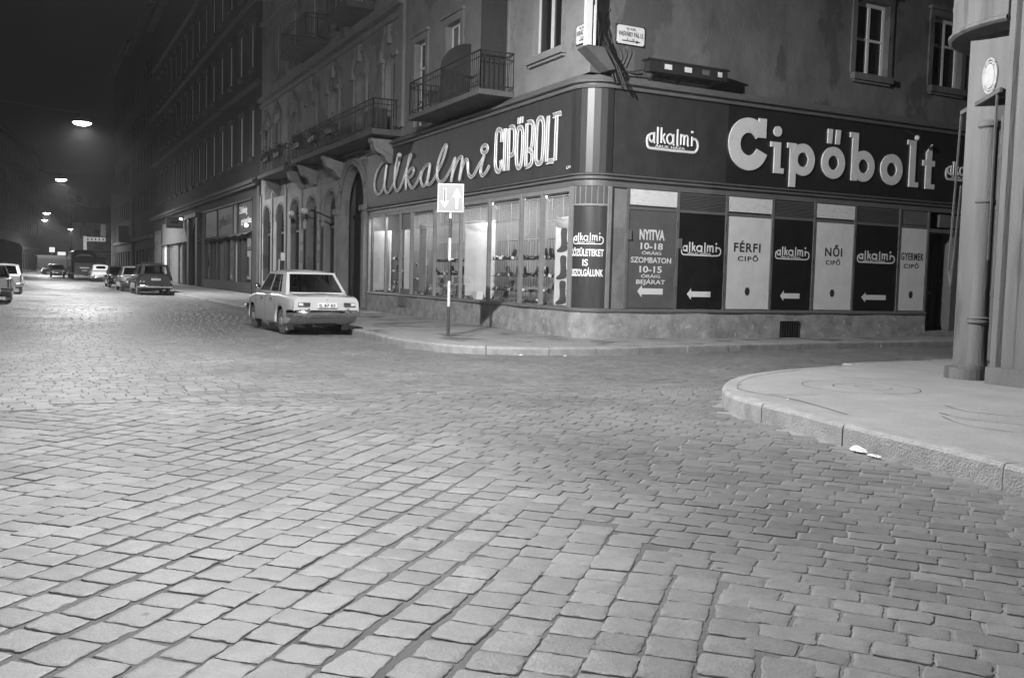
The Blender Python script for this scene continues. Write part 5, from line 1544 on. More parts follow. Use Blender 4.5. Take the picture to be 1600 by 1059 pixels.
# ------------------------------------------------------------------ vehicles (local frame: x forward, y left, z up, origin on the road under the middle)
def lerp(T, x):
    if x <= T[0][0]: return T[0][1]
    for (a, p), (b, q) in zip(T[:-1], T[1:]):
        if x <= b: return p+(q-p)*(x-a)/(b-a)
    return T[-1][1]
def smoothstep(t): t = max(0, min(1, t)); return t*t*(3-2*t)
def patch(P00, P10, P11, P01, s, t, bulge=Vector((0, 0, 0))):
    b = 4*s*(1-s)
    return P00*(1-s)*(1-t)+P10*s*(1-t)+P11*s*t+P01*(1-s)*t + bulge*b
def panel_with_holes(P, sd, td, holes, body, glassm, bulge=Vector((0, 0, 0)), inset=None):
    """sd, td: sorted cut positions; holes: list of (s0,s1,t0,t1)"""
    S = sorted(set(sd)); T_ = sorted(set(td))
    def fine(A):
        out = []
        for a, b in zip(A[:-1], A[1:]):
            n = max(1, int((b-a)/.12)); out += [a+(b-a)*k/n for k in range(n)]
        return out+[A[-1]]
    S2, T2 = fine(S), fine(T_)
    for i in range(len(S2)-1):
        for j in range(len(T2)-1):
            cs, ct = (S2[i]+S2[i+1])/2, (T2[j]+T2[j+1])/2
            q = [patch(*P, a, b, bulge) for a, b in ((S2[i], T2[j]), (S2[i+1], T2[j]), (S2[i+1], T2[j+1]), (S2[i], T2[j+1]))]
            if not any(h[0] < cs < h[1] and h[2] < ct < h[3] for h in holes): body.quad(*q)
    for h in holes:
        n = 6; rows = []
        for k in range(n+1):
            s = h[0]+(h[1]-h[0])*k/n
            rows.append([patch(*P, s, h[2], bulge)+inset, patch(*P, s, h[3], bulge)+inset])
        glassm.grid(rows)

def make_car(name, label, C, group=None):
    """C: dict of proportions"""
    t = thing(name, (0, 0, 0), label, C.get('cat', 'car'), group)
    L, W = C['L'], C['W']; h = L/2
    paint = C['paint']; sill = C.get('sill', .26); flo = C.get('floor', .2)
    R = C['r']; ax = C['axles']; RA = R+.055
    xs = set(np.linspace(-h, h, 25))
    for a in ax:
        for k in range(13): xs.add(a-RA*cos(pi*k/12))
        xs.add(a-RA-.002); xs.add(a+RA+.002)
    for e in (.02, .05, .09, .14, .2): xs.add(-h+e); xs.add(h-e)
    xs = sorted(xs); mb = MB(); rows = []
    nose = C.get('nose', .14); tailr = C.get('tailr', .07)
    for x in xs:
        za = sill
        for a in ax:
            if abs(x-a) < RA: za = max(za, R+sqrt(RA*RA-(x-a)**2))
        zt = lerp(C['top'], x)
        w = W/2
        dr, df = x+h, h-x
        w -= tailr*(1-smoothstep(dr/.3))+ nose*(1-smoothstep(df/.55))
        zt2 = zt - C.get('taildrop', .03)*(1-smoothstep(dr/.1)) - C.get('nosedrop', .08)*(1-smoothstep(df/.18))
        zsh = zt2-C.get('shoulder', .09)
        zmid = (za+zsh)/2; bl = C.get('bulge', .03)
        sl = C.get('tailslope', .0)
        lift = C.get('taillift', .12)*(1-smoothstep(dr/.5))+.1*(1-smoothstep(df/.3))
        za2 = max(za, sill+lift) 
        zmidh = max(za2+.02, (sill+zsh)/2)
        prof = [(0, flo+lift), (w-.2, flo+lift), (w-.2, max(za2, flo+lift+.01)), (w-.015, za2), (w, min(za2+.05, zsh-.05)), (w+bl*.0, max(za2+.06, min(zmidh, zsh-.04))), (w-.005, zsh-.03), (w-.02, zsh), (w-.055, zsh+(zt2-zsh)*.55), (w-.12, zt2-.006), (w*.5, zt2+.012), (0, zt2+.02)]
        xo = lambda z: x + (sl*(z-.5) if x < -h+.3 else 0)
        row = [(xo(z), y, z) for y, z in prof] + [(xo(z), -y, z) for y, z in prof[::-1][1:-1]]
        rows.append(row)
    mb.grid(rows, closed=True, cap0=True, cap1=True)
    body = build('body', mb, paint, t, smooth=True, angle=C.get('sharp', 32))
    # cabin
    zb = C['belt']; xfb, xft, xrt, xrb = C['cabin']; wb, wr = C['cw']; zr = C['roof']
    V = Vector
    cab = MB(); SW = []; gls = MB(); gb = MB(); gf = MB()
    for s in (1, -1):
        P = (V((xrb, s*wb, zb-.02)), V((xfb, s*wb, zb-.02)), V((xft, s*wr, zr)), V((xrt, s*wr, zr)))
        cuts = C['sidecuts']; holes = [(a, b, .1, .9) for a, b in cuts]
        for hh in holes:
            g1 = MB(); panel_with_holes(P, [0, 1], [0, 1], [hh], MB(), g1, V((0, s*.03, 0)), V((0, -s*.012, 0))); SW.append(g1)
        panel_with_holes(P, [0, 1]+[v for c in cuts for v in c], [0, .1, .9, 1], holes, cab, gls, V((0, s*.03, 0)), V((0, -s*.012, 0)))
    P = (V((xrb, wb, zb-.02)), V((xrb, -wb, zb-.02)), V((xrt, -wr, zr)), V((xrt, wr, zr)))
    rw = C.get('rearwin', (.07, .93, .12, .9))
    panel_with_holes(P, [0, rw[0], rw[1], 1], [0, rw[2], rw[3], 1], [rw], cab, gb, V((-.05, 0, 0)), V((.012, 0, 0)))
    P = (V((xfb, wb, zb-.02)), V((xfb, -wb, zb-.02)), V((xft, -wr, zr)), V((xft, wr, zr)))
    panel_with_holes(P, [0, .06, .94, 1], [0, .1, .9, 1], [(.06, .94, .1, .9)], cab, gf, V((.06, 0, 0)), V((-.012, 0, 0)))
    rr = []; nx, ny = 14, 12; cr = C.get('crown', .07)
    for i in range(nx+1):
        u = i/nx; row = []
        for j in range(ny+1):
            v = -1+2*j/ny
            x = xrt-.03+(xft+.03-xrt+.03)*u; 
            x += (-.05*(1-v*v))*(1-u) + .06*(1-v*v)*u
            z = zr+.003+cr*(1-abs(v)**C.get('cpow', 3))*(1-abs(2*u-1)**4)
            edge = 0
            row.append((x, v*(wr+.012), z))
        rr.append(row)
    cab.grid(rr)
    under = [[(p[0], p[1], zr-.035) for p in row] for row in rr]
    cab.grid(under)
    rim = [rr[0], under[0]]; cab.grid(rim); cab.grid([rr[-1], under[-1]]); cab.grid([[r[0] for r in rr], [r[0] for r in under]]); cab.grid([[r[-1] for r in rr], [r[-1] for r in under]])
    build('roof', cab, C.get('roofpaint', paint), t, smooth=True, angle=28)
    [build('side_window', g1, 'car_glass', t) for g1 in SW]; build('rear_window', gb, C.get('rearglass', 'car_glass'), t, smooth=True); build('windscreen', gf, 'car_glass', t, smooth=True)
    # seats
    mb = MB()
    for x in C.get('seats', (-.55, .35)): mb.box(x-.1, x+.08, -wb+.15, wb-.15, zb-.2, zb+.12)
    mb.box(xfb-.45, xfb-.1, -wb+.1, wb-.1, zb-.1, zb+.015)
    mb.box(xrb+.1, xfb-.1, -wb+.08, wb-.08, zb-.12, zb+.012)
    build('seat', mb, 'seat', t)
    mb = MB().tube([(xfb-.45+.0, .33+.17*cos(a), zb+.1+.17*sin(a)) for a in [2*pi*k/14 for k in range(14)]], .012, 5, closed=True)
    build('steering_wheel', mb, 'rubber', t)
    # wheels
    for a in ax:
        for s in (1, -1):
            mb = MB(); yi, yo = s*(W/2-.21), s*(W/2-.045)
            arc = [(a-(RA-.006)*cos(pi*k/14), R+(RA-.006)*sin(pi*k/14)) for k in range(15)]
            arc = [(a-RA+.006, sill)]+arc+[(a+RA-.006, sill)]
            mb.grid([[(x, yi, z) for x, z in arc], [(x, yo, z) for x, z in arc]]); mb.poly([(x, yi, z) for x, z in arc])
            build('wheel_arch', mb, 'rubber', t)
    for a in ax:
        for s in (1, -1):
            yo = s*(W/2-.055)
            prof = [(R*.62, 0), (R*.9, 0), (R*.985, -.025), (R, -.05), (R, -.10), (R*.97, -.135), (R*.6, -.14)]
            mb = MB(); mb.lathe([(r, yo+s*w_) for r, w_ in prof], 28, 'y', (a, 0, R))
            w = build('wheel', mb, 'tyre', t, smooth=True)
            mb = MB(); mb.lathe([(R*.64, yo-s*.02), (R*.62, yo+s*.002), (R*.5, yo-s*.012), (R*.36, yo-s*.008), (R*.3, yo+s*.02), (R*.12, yo+s*.03), (.005, yo+s*.032)], 24, 'y', (a, 0, R))
            build('hubcap', mb, C.get('hub', 'hub'), w, smooth=True)
    zbm = C.get('bumper', .5)
    for sgn, nm in ((-1, 'rear'), (1, 'front')):
        e = sgn*h; wv = W/2-.01
        P = [(e-sgn*.32, wv+.015, zbm), (e-sgn*.1, wv+.01, zbm), (e+sgn*.03, wv-.10, zbm), (e+sgn*.075, wv*.5, zbm), (e+sgn*.085, 0, zbm)]
        P = P + [(x, -y, z) for x, y, z in P[::-1][1:]]
        mb = MB()
        rows = []
        for i, p in enumerate(P):
            p = V(p); a = V(P[max(i-1, 0)]); b = V(P[min(i+1, len(P)-1)]); d = (b-a).normalized(); n_ = V((0, 0, 1)).cross(d)*(-1)
            if sgn > 0: n_ = -n_
            n_ = n_ if n_.dot(V((sgn, 0, 0)))+n_.dot(V((0, p.y, 0)))*.5 > -1 else -n_
            hh = C.get('bh', .062)
            rows.append([p+V((0, 0, -hh)), p+V((0, 0, -hh*.6))+_out(p, e, sgn)*.03, p+V((0, 0, hh*.5))+_out(p, e, sgn)*.035, p+V((0, 0, hh)), p+V((0, 0, hh*.9))-_out(p, e, sgn)*.02, p+V((0, 0, -hh*.9))-_out(p, e, sgn)*.02])
        mb.grid(rows, closed=True, cap0=True, cap1=True)
        b = build('bumper', mb, 'chrome', t, smooth=True, angle=50)
        if C.get('overriders', True):
            mb = MB()
            for s in (1, -1):
                y = s*C.get('ory', .42); xo = e+sgn*.10
                mb.box(min(xo, xo+sgn*.05), max(xo, xo+sgn*.05), y-.022, y+.022, zbm-.1, zbm+.11)
            build('overrider', mb, 'chrome', b)
    e = -h; sl = C.get('tailslope', 0)
    zl = C.get('lightz', .72); lw, lh = C.get('lightsz', (.2, .065))
    for s in (1, -1):
        y0, y1 = C.get('lighty', (W/2-.36, W/2-.1)); ofs = sl*(zl-.5)
        a, b = sorted((s*y0, s*y1)); m_ = (a+b)/2
        l = build('tail_light', MB().box(e-.035+ofs, e+.06+ofs, a, b, zl-lh/2-.012, zl+lh/2+.012), 'chrome', t)
        iy = (a, a+(b-a)*.6) if s > 0 else (b-(b-a)*.6, b)
        build('lens', MB().box(e-.047+ofs, e-.0351+ofs, iy[0]+.01, iy[1], zl-lh/2, zl+lh/2), 'lamp_red', l)
        oy = (iy[1]+.002, b-.012) if s > 0 else (a+.012, iy[0]-.002)
        build('lens', MB().box(e-.047+ofs, e-.0351+ofs, oy[0], oy[1], zl-lh/2, zl+lh/2), C.get('lens2', 'lamp_pale'), l)
    for s in (1, -1):
        mb = MB().lathe([(.09, h-.1), (.09, h+.01), (.07, h+.03), (.01, h+.04)], 16, 'x', (0, s*(W/2-.24), C.get('hlz', .66)))
        build('headlight', mb, 'lamp_pale', t, smooth=True)
    if C.get('plate'):
        pz, ph, pw = C.get('platez', .74), .11, .46; ofs = sl*(pz-.5)
        p = build('number_plate', MB().box(e-.045+ofs, e-.03+ofs, -pw/2+C.get('platey', 0), pw/2+C.get('platey', 0), pz-ph/2, pz+ph/2), 'plate', t)
        fn = lambda a, b, c: V((e-.046+ofs-c, -a+C.get('platey', 0), b))
        build('lettering', text(MB(), C['plate'], -.19, .19, pz-.034, .068, fn, 0, .003, bold=.02), 'ink', p)
    if C.get('mirror'):
        mb = MB().sphere((xfb-.3, W/2+.03, zb+.13), .075, 12, (.5, 1, 1)).cyl((xfb-.3, W/2-.08, zb-.02), (xfb-.3, W/2+.02, zb+.1), .012, n=6)
        build('wing_mirror', mb, 'chrome', t, smooth=True)
    for s in (1, -1):
        mb = MB()
        for x in C.get('handles', (-.42, .5)):
            mb.box(x-.07, x+.07, min(s*(W/2-.01), s*(W/2+.025)), max(s*(W/2-.01), s*(W/2+.025)), zb-.15, zb-.125)
        build('door_handle', mb, 'chrome', t)
        mb = MB()
        for x in C.get('doors', (-.75, .1, 1.0)):
            mb.box(x-.004, x+.004, min(s*(W/2-.004), s*(W/2+.0015)), max(s*(W/2-.004), s*(W/2+.0015)), sill+.06, zb-.08)
        build('door_gap', mb, 'rubber', t)
        mb = MB().box(-h+.35, h-.45, min(s*(W/2-.004), s*(W/2+.008)), max(s*(W/2-.004), s*(W/2+.008)), C.get('trimz', .62), C.get('trimz', .62)+.014)
        if C.get('trim', True): build('trim_strip', mb, 'chrome', t)
    if C.get('flaps', False):
        for s in (1, -1):
            a, b = sorted((s*(W/2-.24), s*(W/2-.05)))
            build('mud_flap', MB().box(ax[0]-R-.08, ax[0]-R-.065, a, b, .12, .38), C.get('flapmat', 'trim'), t)
    mb = MB().cyl((-h+.12, .3, .27), (-h-.03, .3, .25), .025, n=10).box(-h+.35, h-.5, -.35, .35, flo-.02, flo+.1)
    mb.cyl((ax[0], -W/2+.15, R), (ax[0], W/2-.15, R), .05, n=8)
    build('exhaust', mb, 'rubber', t)
    if 'extra' in C: C['extra'](t, C)
    return t
def _out(p, e, sgn):
    v = Vector((sgn*(1.0 if abs(p.x-e) < .12 else .0), (1 if p.y > 0 else -1)*(1.0 if abs(p.y) > .6 and abs(p.x-e) > .02 else .0), 0))
    return v.normalized() if v.length > 0 else Vector((sgn, 0, 0))
def place(t, x, y, deg, z=0.0): t.location = (x, y, z); t.rotation_euler = (0, 0, radians(deg))

def sedan_extra(t, C):
    h = C['L']/2; W = C['W']
    mb = MB()      # boot lid seam and keyhole badge
    zt = .985
    mb.tube([(-h+.9, .66, zt+.013), (-h+.25, .665, .962), (-h+.05, .64, .93), (-h-.005+.02, .3, .925), (-h+.015, -.3, .925), (-h+.05, -.64, .93), (-h+.25, -.665, .962), (-h+.9, -.66, zt+.013)], .006, 5)
    build('boot_seam', mb, 'rubber', t)
    build('badge', MB().sphere((-h-.03, 0, .87), .018, 8), 'chrome', t)
sedan = dict(L=4.25, W=1.64, r=.31, axles=(-1.12, 1.36), paint='car_light', sill=.27, floor=.24, belt=.965, roof=1.46, crown=.07,
    top=[(-2.13, .93), (-1.2, .975), (-.9, .985), (1.0, .96), (2.0, .86), (2.13, .8)], cabin=(.98, .48, -.92, -1.40), cw=(.745, .585), sidecuts=[(.145, .215), (.235, .5), (.55, .955)],
    rearwin=(.055, .945, .1, .93), plate='IL 67 83', platez=.72, lightz=.74, lighty=(.40, .68), lightsz=(.2, .06), mirror=True, flaps=True, bumper=.54, bh=.07, taillift=.2, cpow=2.3, extra=sedan_extra, ory=.47, shoulder=.075, trimz=.80, trim=False, tailr=.045, doors=(-.72, .1, .95), handles=(-.45, .35))
c = make_car('parked_car', 'pale boxy sedan seen from behind with number plate parked at the kerb corner', sedan)
place(c, 5.93, 23.3, 93.0)

def estate_extra(t, C):
    h = C['L']/2
    mb = MB()
    for s in (1, -1): mb.cyl((-h+.5, s*.5, C['roof']+.1), (h-1.9, s*.5, C['roof']+.1), .014, n=6)
    for x in (-h+.7, -h+1.6, 0): mb.cyl((x, -.52, C['roof']+.11), (x, .52, C['roof']+.11), .012, n=6)
    build('roof_rack', mb, 'iron', t)
    build('badge', MB().sphere((-h-.06, 0, 1.0), .06, 10, (.3, 1.6, .5)), 'chrome', t)
    build('fuel_cap', MB().sphere((-h-.0, .6, .72), .07, 10, (.4, 1, 1)), 'chrome', t)
estate = dict(L=4.6, W=1.78, r=.34, axles=(-1.25, 1.45), paint='car_dark', sill=.32, floor=.28, belt=1.1, roof=1.60, crown=.09,
    top=[(-2.3, 1.06), (-1.9, 1.1), (.9, 1.08), (1.9, 1.0), (2.3, .86)], cabin=(.95, .5, -2.02, -2.24), cw=(.78, .64), sidecuts=[(.03, .27), (.32, .6), (.64, .96)],
    plate='CD 44 19', platez=.84, lightz=.72, lighty=(.68, .8), lightsz=(.1, .1), rearwin=(.12, .88, .12, .88), bumper=.46, tailr=.14, nose=.22, extra=estate_extra, shoulder=.15, crownx=1, rearglass='car_glass', trimz=.7)
c = make_car('parked_car', 'dark estate car with roof rack, nearest in the right hand row of parked cars', estate, 'cars parked along the right kerb'); place(c, 5.78, 55.2, 91.5)
sed2 = dict(sedan); sed2.update(paint='car_mid', plate='UA 31 70', L=4.3, mirror=False, top=[(-2.15, .88), (-1.2, .96), (1.0, .94), (2.0, .85), (2.15, .78)], nose=.2, tailr=.12)
c = make_car('parked_car', 'light grey car half hidden in front of the dark estate car', sed2, 'cars parked along the right kerb'); place(c, 5.5, 62.3, 91)
sed3 = dict(sed2); sed3.update(paint='car_dark', plate='UF 20 54', W=1.6)
c = make_car('parked_car', 'dark small car with shiny chrome, third in the right hand row of parked cars', sed3, 'cars parked along the right kerb'); place(c, 5.45, 72.2, 91)
beetle = dict(L=4.5, W=1.7, r=.34, axles=(-1.25, 1.4), paint='car_white', sill=.3, floor=.26, belt=1.05, roof=1.52, crown=.1,
    top=[(-2.25, .72), (-1.9, .9), (-1.5, 1.02), (-1.0, 1.06), (.9, 1.04), (1.7, .98), (2.1, .85), (2.25, .7)], cabin=(.85, .45, -1.0, -1.75), cw=(.74, .60), sidecuts=[(.2, .5), (.54, .95)],
    plate='CK 71 05', platez=.66, lightz=.6, lighty=(.6, .7), lightsz=(.08, .1), rearwin=(.2, .8, .35, .85), bumper=.42, tailr=.3, nose=.3, shoulder=.2, trim=False, crownx=1)
c = make_car('parked_car', 'white rounded fastback car parked behind the coach', beetle, 'cars parked along the right kerb'); place(c, 5.65, 96.2, 91)
# two cars on the left
lc = dict(sedan); lc.update(L=4.5, W=1.72, roof=1.38, paint='car_mid', plate='UC 12 66', lighty=(.70, .84), lightsz=(.1, .32), lightz=.74, lens2='lamp_red', mirror=False, bumper=.5, belt=.94, roofpaint='car_dark')
c = make_car('parked_car', 'grey saloon cut by the left picture edge, nearest on the left', lc, 'cars parked on the left'); place(c, -1.52, 41.6, 90)
lc2 = dict(estate); lc2.update(L=4.3, W=1.66, roof=1.42, paint='car_white', plate='UR 90 37', lighty=(.70, .8), lightsz=(.1, .3), lightz=.76, belt=.95, top=[(-2.15, .9), (-1.9, .95), (.9, .93), (1.9, .85), (2.15, .75)], cabin=(.95, .5, -1.85, -2.08), cw=(.75, .62), crown=.06, tailr=.05, rearwin=(.1, .9, .1, .9), shoulder=.08)
lc2.pop('extra'); c = make_car('parked_car', 'white estate car parked just beyond the grey saloon on the left', lc2, 'cars parked on the left'); place(c, -1.22, 53.7, 90)
c = make_car('parked_car', 'low dark car in front of the lorry at the far street end', dict(sed3, plate='UB 55 10'), None); place(c, 2.9, 147, 12)
c = make_car('parked_car', 'dark car partly hidden left of the coach', dict(sed3, plate='UT 42 88', paint='car_mid'), None); place(c, 2.6, 121, 90)

# coach seen from behind
def coach():
    t = thing('coach', (0, 0, 0), 'dark rounded coach with wide rear window parked at the right kerb', 'bus')
    L, W, H = 10.5, 2.45, 3.1; h = L/2; mb = MB(); rows = []
    for x in [-h, -h+.06, -h+.18, -h+.4, -h+.8, -h+1.6, 0, h-1.6, h-.8, h-.3, h-.1, h]:
        d = min(x+h, h-x); k = 1-smoothstep(d/.9); w = W/2-.22*k*k-.05*k; zt = H-.42*k*k-.03*k; zb = .45+.05*k
        row = []
        for y, z in ((0, zb), (w-.1, zb), (w, zb+.15), (w+.02, 1.2), (w, 1.7), (w-.05, zt-.55), (w-.16, zt-.2), (w-.42, zt-.04), (0, zt)): row.append((x, y, z))
        rows.append(row+[(x, -y, z) for x, y, z in row[::-1][1:-1]])
    mb.grid(rows, closed=True, cap0=True, cap1=True); build('body', mb, 'bus_paint', t, smooth=True, angle=50)
    rw = MB().prism(smoothpath([(-.85, 1.78), (.85, 1.78), (.92, 2.05), (.85, 2.38), (0, 2.46), (-.85, 2.38), (-.92, 2.05)], 3, True), -h-.03, -h-.012, lambda a, b, c: Vector((c, a, b)))
    build('rear_window', rw, 'pane_dark', t)
    mb = MB().tube([(-h-.03, a, b) for a, b in smoothpath([(-.9, 1.70), (.9, 1.70)], 3)], .03, 6); mb.tube([(-h-.02, -1.0, 1.45), (-h-.05, 0, 1.52), (-h-.02, 1.0, 1.45)], .025, 6)
    mb.box(-h-.06, -h-.02, -.45, .45, 1.15, 1.28); build('chrome_trim', mb, 'chrome', t)
    for s in (1, -1):
        for k in range(6): x = -h+1.2+k*1.5; a, b = sorted((s*(W/2-.02), s*(W/2+.012))); build('side_window', MB().box(x, x+1.25, a, b, 1.75, 2.42), 'pane_dark', t)
        build('tail_light', MB().lathe([(.06, -h-.05), (.06, -h)], 10, 'x', (0, s*.95, .85)), 'lamp_red', t)
    build('bumper', MB().tube([(-h+.3, 1.23, .55), (-h-.02, 1.15, .55), (-h-.1, .6, .55), (-h-.12, 0, .55), (-h-.1, -.6, .55), (-h-.02, -1.15, .55), (-h+.3, -1.23, .55)], .09, 8), 'dull_chrome', t, smooth=True)
    p = build('number_plate', MB().box(-h-.05, -h-.015, -.26, .26, .85, .99), 'plate', t)
    build('roof_light', MB().sphere((-h+.25, 1.05, 2.83), .07, 10), 'milk', t)
    for x in (-h+2.4, h-2.2):
        for s in (1, -1): 
            w = build('wheel', MB().lathe([(.3, s*(W/2+.0)), (.46, s*(W/2+.0)), (.5, s*(W/2-.06)), (.5, s*(W/2-.3)), (.3, s*(W/2-.32))], 20, 'y', (x, 0, .5)), 'tyre', t, smooth=True)
            build('hubcap', MB().lathe([(.3, s*(W/2+.005)), (.2, s*(W/2-.04)), (.02, s*(W/2+.03))], 16, 'y', (x, 0, .5)), 'hub', w)
    return t
place(coach(), 4.85, 113.5, 90.5)
# covered lorries
def lorry(label, L=6.0, H=2.9, tarp='tarp'):
    t = thing('lorry', (0, 0, 0), label, 'lorry')
    W = 2.3; h = L/2
    prof = [(-W/2, 1.0), (W/2, 1.0), (W/2+.02, H-.45), (W/2-.15, H-.2), (0, H+.05), (-W/2+.15, H-.2), (-W/2-.02, H-.45)]
    rows = []
    for k in range(9):
        x = -h+(L-1.8)*k/8; s = .03*(k % 2); rows.append([(x, y*(1-s*.5), z-s) for y, z in prof])
    build('tarpaulin_body', MB().grid(rows, closed=True, cap0=True, cap1=True), tarp, t, smooth=True, angle=30)
    mb = MB(); rows = []
    for x, zt in ((h-1.65, 2.3), (h-.9, 2.32), (h-.6, 1.6), (h-.05, 1.45), (h, 1.3)):
        rows.append([(x, -1.05, .6), (x, 1.05, .6), (x, 1.05, zt-.1), (x, .9, zt), (x, -.9, zt), (x, -1.05, zt-.1)])
    cb = build('cab', mb.grid(rows, closed=True, cap0=True, cap1=True), 'bus_paint', t, smooth=True, angle=30)
    build('window', MB().box(h-1.45, h-.95, -1.06, 1.06, 1.55, 2.1), 'pane_dark', cb)
    build('chassis', MB().box(-h, h-.2, -.5, .5, .55, .8).box(-h-.03, -h, -W/2, W/2, .7, 1.0), 'iron', t)
    for s in (1, -1):
        build('tail_light', MB().box(-h-.06, -h-.03, s*.95-.08, s*.95+.08, .78, .9), 'lamp_red', t)
        for x in (-h+1.2, h-1.0): build('wheel', MB().lathe([(.2, s*1.1), (.42, s*1.1), (.46, s*1.04), (.46, s*.85), (.2, s*.84)], 18, 'y', (x, 0, .46)), 'tyre', t, smooth=True)
    return t
place(lorry('dark covered lorry parked at the left edge beyond the white estate car', 6.5, 3.05), -1.75, 75.0, 90)
place(lorry('dark covered lorry standing across the far end of the street', 5.6, 2.75), 3.3, 151.5, 8)

# ------------------------------------------------------------------ street lamps hung over the roadway
LAMPS = [(2.1, 11.3, 8.4), (2.24, 51.4, 8.5), (2.18, 86.6, 8.5), (1.86, 145, 8.5), (1.87, 168, 8.5), (6.8, 205, 8.5), (2.1, -27, 8.5)]  # last entry: unseen lamp added behind the camera to fill the foreground
LLAB = ['round hanging street lamp over the crossing in front of the shop', 'nearest and largest glowing lamp hung over the street', 'second glowing lamp over the street', 'upper of the two close glowing lamps far down the street',
        'lower of the two close glowing lamps far down the street', 'small far lamp right of the others over the bend', 'added unseen fill lamp hung over the street behind the camera']
def ies(name, vals):
    t = bpy.data.texts.new(name)
    ang = ' '.join(str(a) for a, v in vals); cd = ' '.join(str(v) for a, v in vals)
    t.write('IESNA:LM-63-1995\nTILT=NONE\n1 1000 1 %d 1 1 2 0 0 0\n1 1 100\n%s\n0\n%s\n' % (len(vals), ang, cd)); return t
IES_NEAR = ies('near_lamp_profile', [(0, 620), (20, 680), (38, 900), (55, 1120), (65, 1250), (75, 1300), (84, 1150), (89, 850), (96, 420), (110, 120), (150, 20), (180, 0)])
IES_FAR = ies('far_lamp_profile', [(0, 1100), (20, 1100), (40, 1100), (55, 1050), (66, 900), (76, 420), (84, 160), (95, 60), (120, 10), (180, 0)])
for (x, y, z), lab in zip(LAMPS, LLAB):
    t = thing('street_lamp', (x, y, z), lab, 'street lamp', 'lamps hung along the middle of the street')
    s = 1.0
    build('hood', MB().lathe([(.46, z-.02), (.40, z+.06), (.2, z+.16), (.09, z+.24), (.06, z+.42), (.01, z+.44)], 24, o=(x, y, 0)), 'pole_dark', t, smooth=True)
    build('bulb', MB().lathe([(.05, z-.15), (.2, z-.135), (.33, z-.09), (.42, z-.025)], 24, o=(x, y, 0)), 'lamp_on', t, smooth=True)
    mb = MB(); xa, xb = (-6.4, 10.9)
    if y < 20: P = [(-6.4, y+.3, 10.6), (x, y, z+.45), (10.9, 18.6, 10.5)]
    elif y > 190: P = [(-2, y, 10), (x, y, z+.45), (16, y, 10)]
    else: P = [(-6.4, y, 10.2), (x, y, z+.45), (10.9, y, 10.2)]
    Q = []
    for a, b in zip(P[:-1], P[1:]):
        a, b = Vector(a), Vector(b)
        for k in range(8): q = a+(b-a)*k/8; Q.append(q-Vector((0, 0, .25*4*(k/8)*(1-k/8))))
    Q.append(Vector(P[-1])); build('span_wire', mb.tube(Q, .014, 4), 'iron', t)
    ld = bpy.data.lights.new('street_light', 'POINT'); lo = bpy.data.objects.new('street_light', ld); COL.objects.link(lo)
    lo.location = (x, y, z-.22); ld.shadow_soft_size = .1; ld.energy = LP1 if y < 20 else LP2
    ld.use_nodes = True; nn = ld.node_tree.nodes; em = nn.get('Emission'); it = nn.new('ShaderNodeTexIES'); it.mode = 'INTERNAL'; it.ies = IES_NEAR if y < 20 else IES_FAR
    it.inputs['Strength'].default_value = IESK; ld.node_tree.links.new(it.outputs['Fac'], em.inputs['Strength'])

# ------------------------------------------------------------------ litter
random.seed(12)
def crumple(x, y, z, sx, sy, h, label, seed):
    random.seed(seed); rows = []
    for i in range(13):
        u = i/12; row = []
        for j in range(9):
            v = j/8; row.append((x+(u-.5)*sx+random.uniform(-.008, .008), y+(v-.5)*sy*(.5+.5*sin(pi*u))+random.uniform(-.008, .008), z+.003+h*random.random()*sin(pi*u)**.5*sin(pi*v)**.4))
        rows.append(row)
    mb = MB().grid(rows); mb.grid([[(p[0], p[1], p[2]*.5+z*.5) for p in r] for r in rows])
    return build('paper_scrap', mb, 'paper', None, label=label, cat='litter')
crumple(6.63, 6.02, .01, .08, .20, .05, 'crumpled white paper lying against the right hand kerb', 3)
crumple(6.56, 5.78, .01, .05, .16, .02, 'flat torn end of paper beside the crumpled white paper', 9)
crumple(8.3, 15.8, .0, .07, .05, .02, 'small white scrap in the gutter below the shop corner', 5)
crumple(9.1, 15.5, .0, .06, .05, .02, 'second white scrap in the gutter below the shop corner', 6)
crumple(7.55, 7.9, .2, .02, .03, .01, 'tiny scrap on the right hand pavement edge', 8)
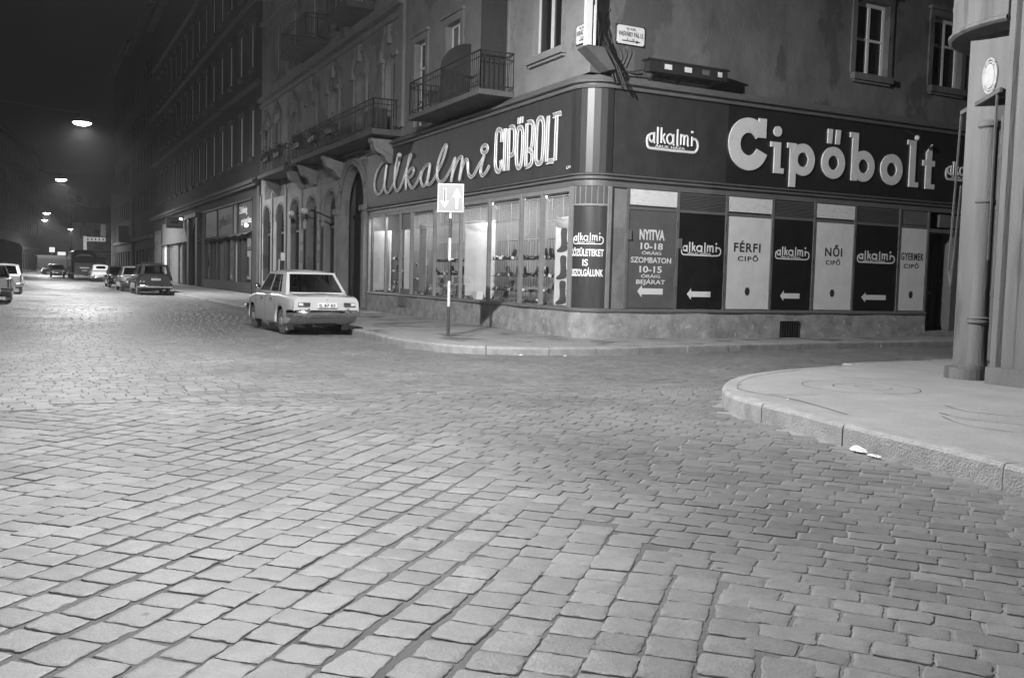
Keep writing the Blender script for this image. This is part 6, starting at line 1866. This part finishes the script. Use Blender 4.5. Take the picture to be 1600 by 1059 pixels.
# ------------------------------------------------------------------ night sky, exposure
w = bpy.data.worlds.new('World'); SC.world = w; w.use_nodes = True
N = w.node_tree.nodes; Lk = w.node_tree.links
bg = N['Background']
sky = N.new('ShaderNodeTexSky'); sky.sky_type = 'NISHITA'; sky.sun_disc = False; sky.sun_elevation = radians(-3); sky.sun_rotation = radians(200)
bwn = N.new('ShaderNodeRGBToBW'); mx = N.new('ShaderNodeMix'); mx.data_type = 'FLOAT'
Lk.new(sky.outputs[0], bwn.inputs[0]); Lk.new(bwn.outputs[0], mx.inputs['A']); mx.inputs['B'].default_value = .16; mx.inputs['Factor'].default_value = .85
cc = N.new('ShaderNodeCombineColor')
for k in range(3): Lk.new(mx.outputs['Result'], cc.inputs[k])
Lk.new(cc.outputs[0], bg.inputs['Color']); bg.inputs['Strength'].default_value = WSTR
SC.view_settings.view_transform = 'Standard'; SC.view_settings.look = 'None'; SC.view_settings.exposure = EXPO; SC.view_settings.gamma = 1
SC.cycles.max_bounces = 6; SC.cycles.transparent_max_bounces = 12; SC.cycles.diffuse_bounces = 3; SC.cycles.glossy_bounces = 3
SC.cycles.use_denoising = True; SC.cycles.sample_clamp_indirect = 4
SC.cycles.caustics_reflective = False; SC.cycles.caustics_refractive = False

# fluorescent tubes under the ceiling of the display windows
for k, (ya, yb) in enumerate(((18.6, 20.8), (21.2, 24.5), (24.9, 28.4), (29.7, 32.6))):
    ld = bpy.data.lights.new('display_light', 'AREA'); lo = bpy.data.objects.new('display_light', ld); COL.objects.link(lo)
    ld.shape = 'RECTANGLE'; ld.size = .08; ld.size_y = yb-ya; ld.energy = SHOPW*(yb-ya)
    lo.location = (XL+.16, (ya+yb)/2, 3.53); lo.rotation_euler = (0, radians(-35), 0)
    build('tube_light', MB().cyl((XL+.16, ya, 3.565), (XL+.16, yb, 3.565), .02, n=8), 'enamel', B1)

if HAZE:
    m = bpy.data.materials.new('night_mist'); m.use_nodes = True; nt = m.node_tree; nt.nodes.clear()
    o = nt.nodes.new('ShaderNodeOutputMaterial'); v = nt.nodes.new('ShaderNodeVolumePrincipled')
    v.inputs['Color'].default_value = (.9, .9, .9, 1); v.inputs['Density'].default_value = HAZE; v.inputs['Anisotropy'].default_value = .55
    nt.links.new(v.outputs[0], o.inputs['Volume']); M['haze'] = m
    h = build('haze', MB().box(-60, 90, -45, 460, -1.1, 34), 'haze', None, kind='stuff'); h['label'] = 'thin night mist filling the street'; h['category'] = 'mist'
